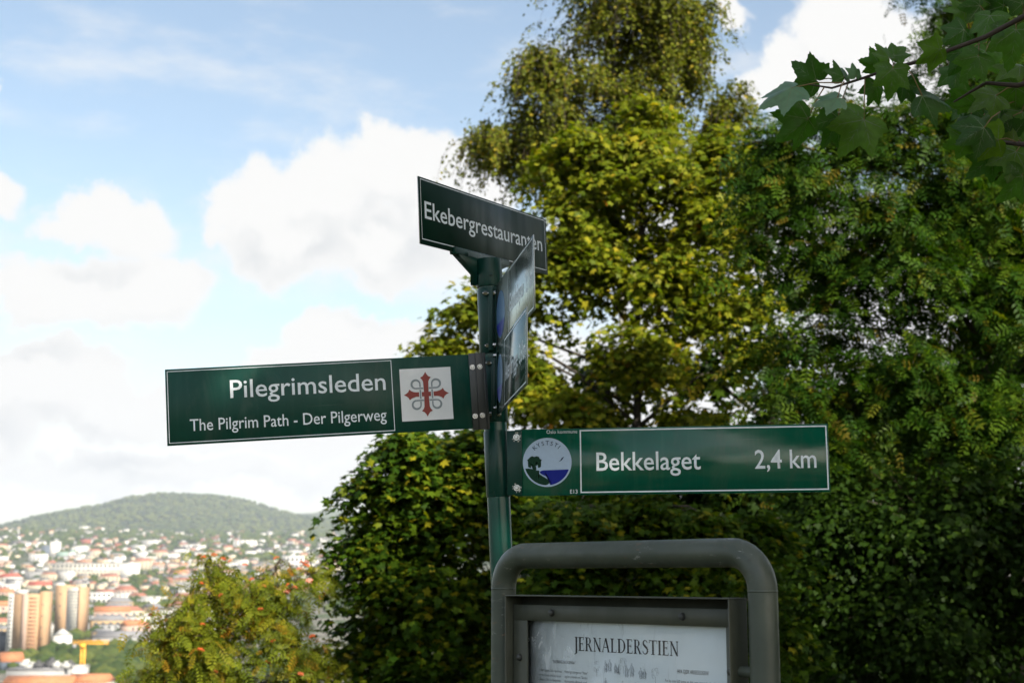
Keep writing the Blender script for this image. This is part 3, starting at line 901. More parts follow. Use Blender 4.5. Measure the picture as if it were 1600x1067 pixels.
def building(name, label, px0, px1, y_top, y_base, wall, roof, rkind='flat', rfrac=0.06, depth=None, yaw=0.0, rows=0, cols=0, cat='building', group=None, rh=None, d=None):
    """a large building told apart from its neighbours: wall, roof and each window of the front"""
    d = d or city_d(y_base)
    w = (px1 - px0) / FPX * d / max(.5, math.cos(yaw))
    h = (y_base - y_top) / FPX * d
    x, y, z = place((px0 + px1) / 2, d)
    z = at(0, y_base, d).z
    root = tag(empty(name, (x, y, z), (0, 0, yaw)), label, cat, group)
    dep = depth or max(12, w * .5)
    r = rh if rh is not None else h * rfrac
    hw = h - r
    MB().box((-w / 2, -dep / 2, -3), (w / 2, dep / 2, hw)).build('wall', WALL[wall], root)
    rb_ = MB()
    roof_faces(rb_, w, dep, hw + .02, r, rkind, 0)
    rb_.build('roof', ROOF[roof], root)
    if rows:
        cw, ch = w / cols, hw / rows
        wm = MB().box((-cw * .27, -.15, 0), (cw * .27, .1, ch * .5)).build('window', M['pane'], root)
        first = True
        for i in range(rows):
            for j in range(cols):
                o = wm if first else link(bpy.data.objects.new('window', wm.data), root)
                first = False
                o.location = (-w / 2 + cw * (j + .5), -dep / 2, ch * (i + .3))
    return root


# the two orange tower blocks
def tower(label, px0, px1, y_top, y_base, yaw, style):
    d = city_d(y_base)
    k = d / FPX
    W, Hh = (px1 - px0) * k, (y_base - y_top) * k
    x, y, z = place((px0 + px1) / 2, d)
    z = at(0, y_base, d).z
    root = tag(empty('tower_block', (x, y, z), (0, 0, yaw)), label, 'tower block', 'orange tower blocks')
    a = W * .34
    if style == 0:
        MB().box((-a, -a * .7, -3), (a, a * .9, Hh * .96)).build('wall', WALL['orange'], root)
        MB().box((-a - 5, -a * .62, -3), (-a, a * .6, Hh * .95)).build('side_wall', WALL['white'], root)
        MB().box((a, -a * .35, -3), (a + 5.5, a * .8, Hh)).build('stair_tower', WALL['orange'], root)
        MB().box((-a * .25, -a * .7 - 1.2, -3), (a * .2, -a * .7, Hh * .965)).build('bay', WALL['pink'], root)
        MB().box((-a - 1, -a * .4, Hh * .96), (-a * .3, a * .5, Hh * 1.02)).build('roof_house', WALL['white'], root)
        n = 15
        wm = None
        for i in range(n):
            for (xx, yy, sx, sy) in ((-a - 5.05, 0.0, .1, 2.2), (-a - 2.6, -a * .62 - .05, 2.0, .1)):
                o = MB().box((-sx / 2, -sy / 2, 0), (sx / 2, sy / 2, 1.5)).build('window', M['pane'], root) if i < 1 else None
                if o is None:
                    o = link(bpy.data.objects.new('window', wm[(sx, sy)]), root)
                else:
                    wm = wm or {}
                    wm[(sx, sy)] = o.data
                o.location = (xx, yy, Hh * (.04 + .9 * i / n))
            o = MB().box((-(a * .32), -.1, 0), (a * .32, .1, 1.1)).build('window_band', WALL['brick'], root)
            o.location = (a * .6, -a * .7 - .06, Hh * (.04 + .9 * i / n))
            if i % 3 == 0:
                o = MB().box((-.5, -.1, 0), (.5, .1, 1.2)).build('window', M['pane'], root)
                o.location = (a + 2.7, -a * .35 - .05, Hh * (.06 + .9 * i / n))
    else:
        MB().box((-a, -a * .5, -3), (a * .05, a * .9, Hh)).build('stair_tower', WALL['orange'], root)
        MB().box((a * .05, -a * .4, -3), (a * 1.25, a * .8, Hh * .95)).build('wall', WALL['pale'], root)
        MB().box((a * 1.25, -a * .48, -3), (a * 1.42, a * .85, Hh * .955)).build('side_wall', WALL['orange'], root)
        MB().box((-a - .5, -a * .3, -3), (-a, a * .8, Hh * .97)).build('side_wall', WALL['brick'], root)  # shade on the tower's left face painted in with the dark brick colour
        for i in range(4):
            MB().box((-.7, -.1, 0), (.7, .1, 1.5)).build('window', M['pane'], root).location = (-a * .48, -a * .5 - .06, Hh * (.1 + .235 * i))
        wm = None
        for i in range(14):
            for j in range(5):
                if wm is None:
                    o = MB().box((-a * .075, -.1, 0), (a * .075, .1, 1.5)).build('window', WALL['slate'], root)
                    wm = o.data
                else:
                    o = link(bpy.data.objects.new('window', wm), root)
                o.location = (a * (.05 + .12 + .24 * j), -a * .4 - .06, Hh * (.04 + .062 * i))
    return root


tower('left orange tower block with a white windowed side, above the trees', 18, 74, 927, 1022, -.12, 0)
tower('right orange tower block with four small windows up its blank shaft', 80, 134, 916, 992, -.30, 1)
building('gabled_house', 'tall white gabled house with a column of dark windows, right of the towers', 88, 112, 983, 1014, 'white', 'light', 'gable', .3, 14, -1.45 + .2, 3, 2, 'house')
building('white_hall', 'small white round-topped hall squeezed between the two orange towers', 70, 83, 968, 994, 'white', 'light', 'hip', .3, 12, 0, 0, 0)
building('office_slab', 'bright white slab at the right end of the long grey block', 187, 215, 880, 908, 'white', 'light', 'flat', .03, 14, .15, 0, 0)
building('long_block', 'long grey-pink apartment block left of the white slab', 80, 186, 880, 903, 'pale', 'grey', 'flat', .05, 14, 0, 3, 16)
building('dark_highrise', 'blue-grey high-rise joined to a white one under the hill', 62, 75, 852, 877, 'slate', 'grey', 'flat', .03, 20, 0)
building('white_highrise', 'white high-rise right of the blue-grey one under the hill', 75, 89, 846, 877, 'white', 'light', 'flat', .03, 20, 0)
building('church', 'pale church with green copper roof below the white high-rise', 84, 106, 862, 880, 'pale', 'copper', 'gable', .45, 20, 0)
building('church_tower', 'white church tower with copper cap at the end of the copper roof', 104, 114, 859, 880, 'white', 'copper', 'hip', .2, 14, 0)
building('glass_block', 'dark glass office block at the left edge beside the orange tower', -12, 18, 988, 1016, 'slate', 'dark', 'flat', .04, 30, 0)
building('cream_block', 'cream apartment block with red roof at the left edge above the towers', -6, 32, 896, 918, 'cream', 'red', 'hip', .3, 20, 0, 2, 5)
building('red_roof_block', 'apartment block under a long bright red roof above the orange towers', 44, 78, 908, 924, 'cream', 'red', 'gable', .4, 20, .1)
building('red_roof_block', 'smaller red-roofed block behind the right orange tower', 108, 130, 906, 920, 'pale', 'red', 'gable', .4, 20, -.1)
building('grey_hall', 'wide grey hall with low roof right of the white gabled house', 158, 232, 986, 1012, 'grey', 'grey', 'gable', .35, 40, 0)
building('modern_block', 'white modern block with dark window strip left of the rowan', 206, 262, 962, 996, 'white', 'light', 'flat', .05, 30, 0, 2, 6)
building('pale_row', 'low cream row of houses across the middle of the city', 60, 190, 892, 908, 'cream', 'light', 'flat', .1, 16, 0, 2, 22)
building('white_villa_block', 'white flat-roofed block right of the right orange tower', 132, 176, 925, 942, 'white', 'light', 'flat', .06, 20, 0, 2, 6)
building('brick_block', 'brick apartment block with tiled roof right of the white flat-roofed block', 178, 212, 915, 938, 'pink', 'tile', 'hip', .3, 20, 0, 2, 5)
building('white_warehouse', 'bright white warehouse seen through the rowan leaves', 296, 352, 966, 996, 'white', 'light', 'gable', .2, 30, 0)
building('white_campus_block', 'large white block among houses right of the rowan top', 440, 480, 868, 890, 'white', 'light', 'flat', .05, 20, 0, 2, 6)
building('orange_roof_row', 'orange tiled roof row along the bottom left edge of the photo', 20, 120, 1056, 1082, 'pale', 'orange', 'gable', .5, 24, .05)
building('orange_roof_row', 'short orange tiled roof right of the white roof block, bottom edge', 118, 176, 1053, 1080, 'pale', 'orange', 'gable', .45, 24, -.05)
building('plant_roof_block', 'flat-roofed block crowded with grey ventilation units below the trees', 34, 116, 1042, 1066, 'grey', 'grey', 'flat', .1, 40, 0)
building('white_roof_block', 'white block under the crane at the end of the ventilation roof', 108, 138, 1040, 1064, 'white', 'light', 'flat', .08, 16, 0)
building('orange_gable_house', 'house with steep orange roof at the foot of the left tower', 8, 36, 1019, 1042, 'slate', 'orange', 'gable', .6, 18, .5)
# ventilation units stand on the flat roof: each a thing of its own
rv = random.Random(21)
dv_ = city_d(1066)
vm = {}
for i in range(26):
    px, py = rv.uniform(37, 112), rv.uniform(1034, 1043)
    p = at(px, 1043.5, dv_ + rv.uniform(-16, 16))
    s_ = rv.uniform(1.2, 2.6)
    key = i % 4
    if key not in vm:
        mb = MB()
        mb.box((-1, -1, 0), (1, 1, 1.1 + .2 * key))
        mb.tube([(0, 0, 1.1), (0, 0, 1.7 + .2 * key)], [.55, .55], 8)
        vm[key] = pymesh('ventilation_unit', mb.v, mb.f, [ROOF['dark' if key % 2 else 'light']], None)
    o = tag(mobj('ventilation_unit', vm[key]), 'grey ventilation unit among others on the flat roof below the trees', 'ventilator', 'ventilation units on the flat roof')
    o.location = (p.x, p.y, p.z)
    o.scale = (s_, s_, s_ * rv.uniform(.7, 1.1))
    o.rotation_euler = (0, 0, rv.uniform(-.2, .2))
# crane
dc = city_d(1062)
kc = dc / FPX
cp_ = at(127.5, 1066, dc)
crane = tag(empty('tower_crane', cp_), 'small yellow tower crane standing over the white roof block', 'crane')
mh = (1066 - 1008) * kc
mb = MB()
for sx in (-1, 1):
    for sy in (-1, 1):
        mb.tube([(sx, sy, 0), (sx, sy, mh)], [.28, .28], 4)
nseg = 14
for i in range(nseg):
    z0, z1 = mh * i / nseg, mh * (i + 1) / nseg
    s = 1 if i % 2 else -1
    for a_, b_ in (((-s, -1), (s, -1)), ((1, -s), (1, s)), ((s, 1), (-s, 1)), ((-1, s), (-1, -s))):
        mb.tube([(a_[0], a_[1], z0), (b_[0], b_[1], z1)], [.16, .16], 4)
mb.build('mast', M['crane'], crane)
mb = MB()
jl = 38 * kc
for (dy, dz) in ((-.9, 0), (.9, 0), (0, 1.7)):
    mb.tube([(-17 * kc, dy, mh + dz), (jl, dy, mh + dz)], [.26, .26], 4)
for i in range(26):
    x0, x1 = -17 * kc + (jl + 17 * kc) * i / 26, -17 * kc + (jl + 17 * kc) * (i + 1) / 26
    s = 1 if i % 2 else -1
    mb.tube([(x0, -.9 * s, mh), (x1, 0, mh + 1.7)], [.15, .15], 4)
    mb.tube([(x0, .9, mh), (x1, -.9, mh)], [.13, .13], 4)
mb.build('jib', M['crane'], crane)
MB().box((-1.6, -1.9, mh - 2.2), (1.4, -1.0, mh - .1)).build('cab', M['crane'], crane)
MB().box((-16 * kc, -1.3, mh - 2.4), (-11 * kc, 1.3, mh - .3)).build('counterweight', WALL['grey'], crane)

# houses: alike and too far to tell apart beyond their kind
HK = []
for key, wl, rf, kind, lab, grp in (('villa', 'white', 'dark', 'gable', 'tiny white villa on the wooded slope under the far hill', 'white villas on the far slope'),
                                    ('villa2', 'cream', 'tile', 'gable', 'tiny cream villa with reddish roof on the slope under the far hill', 'cream villas on the far slope'),
                                    ('villa3', 'red', 'dark', 'gable', 'tiny red wooden house on the slope under the far hill', 'red houses on the far slope'),
                                    ('block', 'cream', 'tile', 'hip', 'cream house with tiled roof in the middle of the hazy city', 'tiled cream houses in the city'),
                                    ('block2', 'white', 'light', 'flat', 'white flat-roofed building in the middle of the hazy city', 'white flat buildings in the city'),
                                    ('block3', 'pink', 'orange', 'gable', 'pink-brown house with orange roof in the middle of the hazy city', 'orange-roofed houses in the city'),
                                    ('block4', 'ochre', 'grey', 'hip', 'ochre house with grey roof in the middle of the hazy city', 'ochre houses in the city'),
                                    ('block5', 'grey', 'dark', 'flat', 'grey flat-roofed building in the middle of the hazy city', 'grey buildings in the city')):
    vs = []
    for q in range(3):
        mb = MB()
        w_, d_, h_ = (10 + 3 * q, 9, 6.5 + q) if key.startswith('v') else (22 + 9 * q, 14 + 2 * q, 10 + 3 * q)
        mb.box((-w_ / 2, -d_ / 2, -6), (w_ / 2, d_ / 2, h_), 0)
        roof_faces(mb, w_, d_, h_ + .02, 1.0 if kind == 'flat' else d_ * .33, kind, 1)
        n = 3 + q
        for r_ in range(2 if key.startswith('v') else 3):
            for c_ in range(n):
                xx = -w_ / 2 + w_ * (c_ + .5) / n
                mb.box((xx - w_ * .12 / n * 2, -d_ / 2 - .12, h_ * (.12 + .3 * r_)), (xx + w_ * .12 / n * 2, -d_ / 2 + .1, h_ * (.28 + .3 * r_)), 2)
        vs.append(pymesh('house_' + key, mb.v, mb.f, [WALL[wl], ROOF[rf], M['pane']], mb.m))
    HK.append((vs, lab, grp))
rh_ = random.Random(44)
boxes_taken = [(15, 76, 925, 1025), (78, 136, 914, 995), (86, 114, 980, 1016), (185, 217, 878, 910), (60, 118, 845, 880), (30, 140, 1020, 1067)]
nh = 0
while nh < 500:
    far = nh < 260
    px = rh_.uniform(-8, 575) if far else (rh_.uniform(-8, 330) if rh_.random() < .75 else rh_.uniform(330, 570))
    py = 835.5 + 38 * rh_.random() ** .8 if far else rh_.uniform(872, 1000) if px < 330 else rh_.uniform(868, 930)
    if any(a <= px <= b and c <= py <= e for a, b, c, e in boxes_taken):
        continue
    if far and rh_.random() > 0.45 + 0.55 * (0.5 + 0.5 * math.sin(px * .045 + py * .21) * math.cos(py * .33 - px * .02)):
        continue
    d_ = city_d(py)
    x, y, z = place(px, d_)
    k = rh_.choices(range(8), (8, 4, 1.5, 0, 1, 0, 0, 0))[0] if far else rh_.choices(range(8), (0, 0, 0, 4, 6, 2, 3, 3))[0]
    vs, lab, grp = HK[k]
    o = tag(mobj('villa' if k < 3 else 'city_house', rh_.choice(vs)), lab, 'villa' if k < 3 else 'house', grp)
    o.location = (x, y, z)
    o.rotation_euler = (0, 0, rh_.choice((0, math.pi / 2)) * (k < 3) + rh_.gauss(0, .35))
    s_ = rh_.uniform(.8, 1.5) * (1.15 if far else .62)
    o.scale = (s_, s_, s_ * rh_.uniform(.85, 1.15))
    nh += 1

# the countless smaller houses between them: one mass
hv2, hf2, hm2 = [], [], []
for i in range(620):
    px = rh_.uniform(-8, 580)
    py = 836 + 90 * rh_.random() ** 1.3
    d_ = city_d(py)
    x, y, z = place(px, d_)
    w_, dd_, h_ = rh_.uniform(8, 20), rh_.uniform(8, 12), rh_.uniform(5, 9)
    mb = MB()
    mb.box((-w_ / 2, -dd_ / 2, -4), (w_ / 2, dd_ / 2, h_), rh_.choice((0, 0, 1, 1, 2, 3)))
    roof_faces(mb, w_, dd_, h_ + .02, dd_ * rh_.uniform(.12, .38), rh_.choice(('gable', 'hip')), rh_.choice((4, 5, 5, 6, 6)))
    Rz = Matrix.Translation((x, y, z)) @ Matrix.Rotation(rh_.gauss(0, .6), 4, 'Z')
    k = len(hv2)
    hv2 += [tuple(Rz @ Vector(p)) for p in mb.v]
    hf2 += [tuple(q + k for q in f) for f in mb.f]
    hm2 += mb.m
tag(mobj('distant_houses', pymesh('distant_houses', hv2, hf2, [WALL['white'], WALL['cream'], WALL['pink'], WALL['grey'], ROOF['tile'], ROOF['dark'], ROOF['grey']], hm2)), 'mass of small pale houses scattered between the larger ones across the city', 'houses', None, 'stuff')

# far hillside wood and city trees: one mass of rounded crowns nobody could count
ib = bmesh.new()
bmesh.ops.create_icosphere(ib, subdivisions=1, radius=1)
iv = np.array([v_.co[:] for v_ in ib.verts])
ifc = np.array([[v_.index for v_ in f.verts] for f in ib.faces])
ib.free()
rg = np.random.default_rng(9)
TP = []
for (x0, x1, y0, y1, n, s0, s1) in ((20, 260, 1012, 1046, 210, 4, 8), (-10, 24, 930, 985, 60, 5, 8), (200, 300, 900, 960, 160, 6, 10), (140, 260, 1030, 1067, 120, 4, 7), (-10, 580, 840, 880, 520, 7, 13),
                                    (-10, 580, 838, 852, 420, 9, 16), (-10, 330, 880, 1000, 420, 4, 8), (300, 580, 868, 960, 260, 6, 11), (190, 480, 960, 1067, 160, 4, 8), (118, 150, 955, 985, 30, 4, 6), (140, 160, 905, 925, 25, 6, 8)):
    for i in range(n):
        px, py = rg.uniform(x0, x1), rg.uniform(y0, y1)
        d_ = city_d(py)
        x, y, z = place(px, d_)
        TP.append((x, y, z, rg.uniform(s0, s1)))
TP = np.array(TP)
nT = len(TP)
bumps = 1 + rg.normal(0, .13, (nT, len(iv)))
sc_ = TP[:, 3][:, None, None] * np.stack([rg.uniform(.8, 1.2, nT), rg.uniform(.8, 1.2, nT), rg.uniform(.7, 1.0, nT)], -1)[:, None, :]
VV = iv[None] * bumps[:, :, None] * sc_ + TP[:, None, :3] + np.array([0, 0, .45]) * TP[:, 3][:, None, None]
LL = (ifc[None] + (np.arange(nT) * len(iv))[:, None, None]).reshape(-1)
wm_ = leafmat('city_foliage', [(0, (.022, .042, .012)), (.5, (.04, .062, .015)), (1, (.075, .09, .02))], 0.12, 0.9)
ib = bmesh.new()
bmesh.ops.create_icosphere(ib, subdivisions=1, radius=1)
hv = np.array([v_.co[:] for v_ in ib.verts])
hf = np.array([[v_.index for v_ in f.verts] for f in ib.faces])
ib.free()
nH = 4600
hd = rg.uniform(5450, 7650, nH)
hx = (rg.uniform(-60, 640, nH) - 800) / FPX * hd * .987
hs = rg.uniform(9, 19, nH)
hp = np.stack([hx, hd, ground_z(hx, hd) + hs * .2], -1)
hs = hs * .8
HV = hv[None] * (1 + rg.normal(0, .14, (nH, len(hv))))[:, :, None] * hs[:, None, None] * np.array([1.1, 1.1, .75]) + hp[:, None, :]
HL = (hf[None] + (np.arange(nH) * len(hv))[:, None, None]).reshape(-1)
ht = np.clip(.45 + .35 * hashn(hx, hd, 1 / 380.) + rg.normal(0, .18, nH), .01, .99)  # broad tint patches carry the painted cloud shadows over the tree crowns
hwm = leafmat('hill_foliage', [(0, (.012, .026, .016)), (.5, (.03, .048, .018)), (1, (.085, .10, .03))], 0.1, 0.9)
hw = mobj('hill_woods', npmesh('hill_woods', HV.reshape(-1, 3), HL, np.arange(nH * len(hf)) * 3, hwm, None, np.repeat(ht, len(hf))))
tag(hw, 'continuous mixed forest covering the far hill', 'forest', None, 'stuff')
wd = mobj('city_trees', npmesh('city_trees', VV.reshape(-1, 3), LL, np.arange(nT * len(ifc)) * 3, wm_, None, np.repeat(np.clip(rg.random(nT), .01, .99), len(ifc))))
tag(wd, 'rounded green tree crowns spread among the city houses and lower hill slopes', 'trees', None, 'stuff')

# ------------------------------------------------------------------ lettering helpers
def flat_text(body, bold=0.0, shear=0.0, spacing=1.0):
    """outline of a text as (verts, faces) lying in x/z, baseline at z = 0, with its width and capital height"""
    c = bpy.data.curves.new('t', 'FONT')
    c.body = body
    c.size = 1
    c.offset = bold
    c.shear = shear
    c.space_character = spacing
    c.resolution_u = 3
    o = bpy.data.objects.new('t', c)
    col.objects.link(o)
    dg = bpy.context.evaluated_depsgraph_get()
    me = bpy.data.meshes.new_from_object(o.evaluated_get(dg))
    vs = np.array([v_.co[:] for v_ in me.vertices])
    fs = [tuple(p.vertices) for p in me.polygons]
    bpy.data.objects.remove(o)
    bpy.data.meshes.remove(me)
    return vs, fs


CAP = None


def lettering(name, body, x0, x1, base, cap, off, material, parent, bold=0.0, right=False, width=True):
    """text of capital height cap between x0 and x1 on the face (local y = -off)"""
    global CAP
    if CAP is None:
        CAP = flat_text('E')[0][:, 1].max()
    vs, fs = flat_text(body, bold)
    k = cap / CAP
    a, b_ = vs[:, 0].min(), vs[:, 0].max()
    kx = (x1 - x0) / (b_ - a) if width else k
    P3 = np.stack([(vs[:, 0] - a) * kx + x0, np.full(len(vs), -off), vs[:, 1] * k + base], -1)
    return mobj(name, pymesh(name, P3, fs, material), parent)


def poly_face(mb, pts, off, mi=0):
    """flat polygon (x, z) on the face"""
    me = bmesh.new()
    vs = [me.verts.new((x, -off, z)) for x, z in pts]
    f = me.faces.new(vs)
    bmesh.ops.triangulate(me, faces=[f])
    me.verts.index_update()
    mb.add([v_.co[:] for v_ in me.verts], [[v_.index for v_ in q.verts] for q in me.faces], mi)
    me.free()


def strip(mb, pts, width, off, mi=0, closed=False):
    """flat line of constant width along (x, z) points"""
    n = len(pts)
    L_, R_2 = [], []
    for i in range(n):
        p = Vector(pts[i])
        a = Vector(pts[(i - 1) % n] if closed or i else pts[i])
        b_ = Vector(pts[(i + 1) % n] if closed or i < n - 1 else pts[i])
        dd = (b_ - a).normalized()
        nn = Vector((-dd.y, dd.x))
        wv = width[i] if isinstance(width, (list, tuple)) else width
        L_.append(p + nn * wv / 2)
        R_2.append(p - nn * wv / 2)
    k = len(mb.v)
    for a, b_ in zip(L_, R_2):
        mb.v += [(a.x, -off, a.y), (b_.x, -off, b_.y)]
    for i in range(n if closed else n - 1):
        a, b_ = k + 2 * i, k + 2 * ((i + 1) % n)
        mb.f.append((a, a + 1, b_ + 1, b_))
        mb.m.append(mi)


def frame_line(mb, x0, x1, z0, z1, t_, off, mi=0):
    for a, b_ in (((x0, z0), (x1, z0 + t_)), ((x0, z1 - t_), (x1, z1)), ((x0, z0 + t_), (x0 + t_, z1 - t_)), ((x1 - t_, z0 + t_), (x1, z1 - t_))):
        poly_face(mb, [(a[0], a[1]), (b_[0], a[1]), (b_[0], b_[1]), (a[0], b_[1])], off, mi)


# ------------------------------------------------------------------ sign materials
def paint(name, color, rough, speck=0.0, streak=0.0, bump=0.08, spec=0.5):
    m = bpy.data.materials.new(name)
    m.use_nodes = True
    t = NT(m.node_tree)
    b = t.n['Principled BSDF']
    b.inputs['Specular IOR Level'].default_value = spec
    o = t.new('ShaderNodeTexCoord').outputs['Object']
    n = t.noise(o, 7, 6, .65)
    c = t.mix(t.smooth(n, 0.3, 0.7, 0, 0.5), (*color, 1), (color[0] * .55, color[1] * .6, color[2] * .6, 1))
    if streak:
        st = t.noise(t.vec('MULTIPLY', o, (60, 60, 3)), 1.0, 4, 0.6)
        c = t.mix(t.smooth(st, 0.5, 0.75, 0, streak), c, (color[0] + .02, color[1] + .02, color[2] + .015, 1))
    if speck:
        sp = t.noise(o, 420, 2)
        c = t.mix(t.smooth(sp, 0.66, 0.74, 0, speck), c, (.12, .16, .14, 1))
    if streak:
        gr = t.noise(t.vec('MULTIPLY', o, (16, 16, 5)), 1.0, 6, .7, dist=.6)
        c = t.mix(t.smooth(gr, .50, .72, 0, .22), c, (.085, .11, .085, 1))
        sc_ = t.noise(t.vec('MULTIPLY', o, (4, 4, 160)), 1.0, 3, .6, dist=.3)
        c = t.mix(t.smooth(sc_, .70, .74, 0, .25), c, (.16, .2, .18, 1))
    t.put(b.inputs['Base Color'], c)
    rr = t.smooth(t.noise(t.vec('MULTIPLY', o, (14, 14, 2.5)), 1.0, 5), 0.3, 0.7, rough * .75, rough * 1.35)
    t.put(b.inputs['Roughness'], rr)
    bn = t.new('ShaderNodeBump')
    bn.inputs['Strength'].default_value = bump
    bn.inputs['Distance'].default_value = 0.0008
    t.put(bn.inputs['Height'], t.noise(o, 380, 2))
    t.l.new(bn.outputs[0], b.inputs['Normal'])
    return m


M['sign_green'] = paint('sign_green', (0.003, 0.098, 0.058), 0.16, speck=0.0, streak=0.4, bump=0.03)
M['sign_green_rough'] = paint('sign_green_rough', (0.003, 0.058, 0.040), 0.42, speck=0.35, streak=.25, bump=0.25, spec=.3)
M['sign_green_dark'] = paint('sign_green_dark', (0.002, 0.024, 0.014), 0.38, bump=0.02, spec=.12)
M['post_green'] = paint('post_green', (0.002, 0.060, 0.044), 0.20, speck=0.1, bump=0.05, spec=.35)
M['bracket_green'] = paint('bracket_green', (0.002, 0.040, 0.030), 0.3, speck=0.12, bump=0.08, spec=.3)
M['bracket_grey'] = paint('bracket_grey', (0.035, 0.038, 0.036), 0.4, bump=0.1)
M['steel'] = mat('steel', (0.55, 0.55, 0.54), 0.25, 1.0, var=0.3, scale=200)
M['edge'] = mat('sheet_edge', (0.5, 0.52, 0.5), 0.35, 0.6)
M['print_white'] = mat('print_white', (0.80, 0.87, 0.92), 0.45, var=0.12, scale=60)
M['plate_white'] = mat('plate_white', (0.76, 0.78, 0.79), 0.4, var=0.05, scale=30)
M['chip'] = mat('paint_chip', (0.55, 0.56, 0.52), 0.7, var=0.4, scale=300)
M['emblem_red'] = mat('emblem_red', (0.26, 0.025, 0.015), 0.45, var=0.1)
M['emblem_grey'] = mat('emblem_grey', (0.22, 0.26, 0.28), 0.45)
M['logo_sky'] = mat('logo_sky', (0.40, 0.53, 0.70), 0.4, var=0.06, scale=90)
M['logo_blue'] = mat('logo_blue', (0.003, 0.012, 0.24), 0.4, spec=.2)
M['logo_green'] = mat('logo_green', (0.003, 0.035, 0.016), 0.4, spec=.15)
M['logo_dark'] = mat('logo_dark', (0.008, 0.02, 0.07), 0.4, spec=.2)


def bolt(parent, x, z, off, r=0.0055, h=0.004, m='steel', hexa=True):
    mb = MB()
    mb.tube([(x, -off, z), (x, -off - .0012, z)], [r * 1.5, r * 1.45], 14)
    mb.tube([(x, -off - .0012, z), (x, -off - h * .8, z), (x, -off - h, z)], [r, r, r * .75], 6 if hexa else 14)
    return mb.build('bolt', M[m], parent, auto=True)


def panel(parent, W, Hh, p, material, thick=0.003, name='sign_panel', label=None):
    """one sign arm; origin at its lower left corner, face towards local -Y"""
    mb = MB()
    mb.box((0, 0, 0), (W, thick, Hh))
    o = mb.build(name, [material, M['edge']], parent, bevel=0.0007, seg=1)
    o.data.polygons.foreach_set('material_index', np.array([0 if abs(q.normal.y) > .5 else 1 for q in o.data.polygons], np.int32))
    yaw, pit, rol = p[3:6]
    Rm = Matrix.Rotation(yaw, 4, 'Z') @ Matrix.Rotation(pit, 4, 'X') @ Matrix.Rotation(rol, 4, 'Y')
    o.matrix_local = Matrix.Translation(Vector(p[:3]) - PB) @ Rm
    if label:
        o['label'] = label
    return o


# ------------------------------------------------------------------ signpost
low_, high_ = Vector((-0.028, 3.7, 1.715)), Vector((-0.0612, 3.7, 2.4386))
axis = (high_ - low_).normalized()
PB = low_ - axis * ((low_.z - gz(-0.028 + .08, 3.7)) / axis.z)
post = tag(empty('signpost', PB), 'leaning green signpost with five green direction signs, behind the information board', 'signpost')
on = lambda z: low_ + axis * ((z - low_.z) / axis.z) - PB
MB().tube([on(-.15 + PB.z), on(2.20), on(2.42)], [.030, .030, .030], 28).build('pole', M['post_green'], post, auto=True)
mb = MB()
mb.tube([on(2.405), on(2.412), on(2.475), on(2.480)], [.0335, .0355, .0355, .034], 28)
mb.build('cap', M['bracket_green'], post, auto=True)
for z0, z1 in ((2.225, 2.400), (2.045, 2.215)):           # clamp shells round the pole
    mb = MB()
    mb.tube([on(z0), on(z0 + .003), on(z1 - .003), on(z1)], [.0320, .0336, .0336, .0320], 28)
    mb.build('clamp', M['bracket_green'], post, auto=True)
    q = (on(z0) + on(z1)) / 2
    MB().box((q.x - .006, q.y - .0445, q.z - (z1 - z0) / 2 + .004), (q.x + .006, q.y - .030, q.z + (z1 - z0) / 2 - .004)).build('clamp_lug', M['bracket_green'], post, bevel=.0015)
    for zz in (z0 + .018, z1 - .018):
        mb = MB()
        c_ = on(zz)
        mb.tube([(c_.x - .016, c_.y - .037, c_.z), (c_.x - .006, c_.y - .037, c_.z)], [.0062, .0062], 6)
        mb.tube([(c_.x + .006, c_.y - .037, c_.z), (c_.x + .013, c_.y - .037, c_.z)], [.0060, .0060], 6)
        mb.tube([(c_.x - .019, c_.y - .037, c_.z), (c_.x + .016, c_.y - .037, c_.z)], [.0030, .0030], 10)
        mb.build('bolt', M['steel'], post, auto=True)

# right sign
bk = panel(post, .7928, .1704, [.0079, 3.66, 1.8527, -.1259, .0004, -.006], M['sign_green'], label='right-pointing sign reading Bekkelaget 2,4 km with a coast path logo')
T = .0006
mb = MB()
frame_line(mb, .168, .7895, .0055, .1665, .0034, T)
mb.build('border', M['print_white'], bk)
lettering('lettering', 'Bekkelaget', .2097, .4736, .0618, .0458, T, M['print_white'], bk, .008)
lettering('lettering', '2,4 km', .609, .7612, .0610, .0458, T, M['print_white'], bk, .008)
lettering('lettering', 'Oslo kommune', .0827, .1619, .1585, .0090, T, M['print_white'], bk, -.006)
lettering('lettering', 'E13', .1415, .1605, .0045, .0100, T, M['print_white'], bk, .002)
cx_, cz_, r_ = .0836, .0851, .0628
arc = lambda r, a0, a1, n: [(cx_ + r * math.cos(math.radians(a0 + (a1 - a0) * i / n)), cz_ + r * math.sin(math.radians(a0 + (a1 - a0) * i / n))) for i in range(n + 1)]
mb = MB()
poly_face(mb, arc(r_, 0, 360, 56)[:-1], T)
mb.build('logo_disc', M['logo_sky'], bk)
ri = r_ - .0042
mb = MB()      # land: from the left shore round the lower left to the foot of the bay
L0 = lambda u, v_: (cx_ + u * r_, cz_ + v_ * r_)
land = [p for p in arc(ri, 195.5, 266, 16)]
land += [L0(.02, -.90), L0(.07, -.86), L0(.08, -.78), L0(.02, -.70), L0(-.08, -.63), L0(-.22, -.55), L0(-.32, -.48), L0(-.355, -.40), L0(-.32, -.335), L0(-.46, -.325), L0(-.52, -.28), L0(-.50, -.23), L0(-.60, -.27), L0(-.75, -.245)]
poly_face(mb, land, T * 2)
mb.build('logo_land', M['logo_green'], bk)
mb = MB()
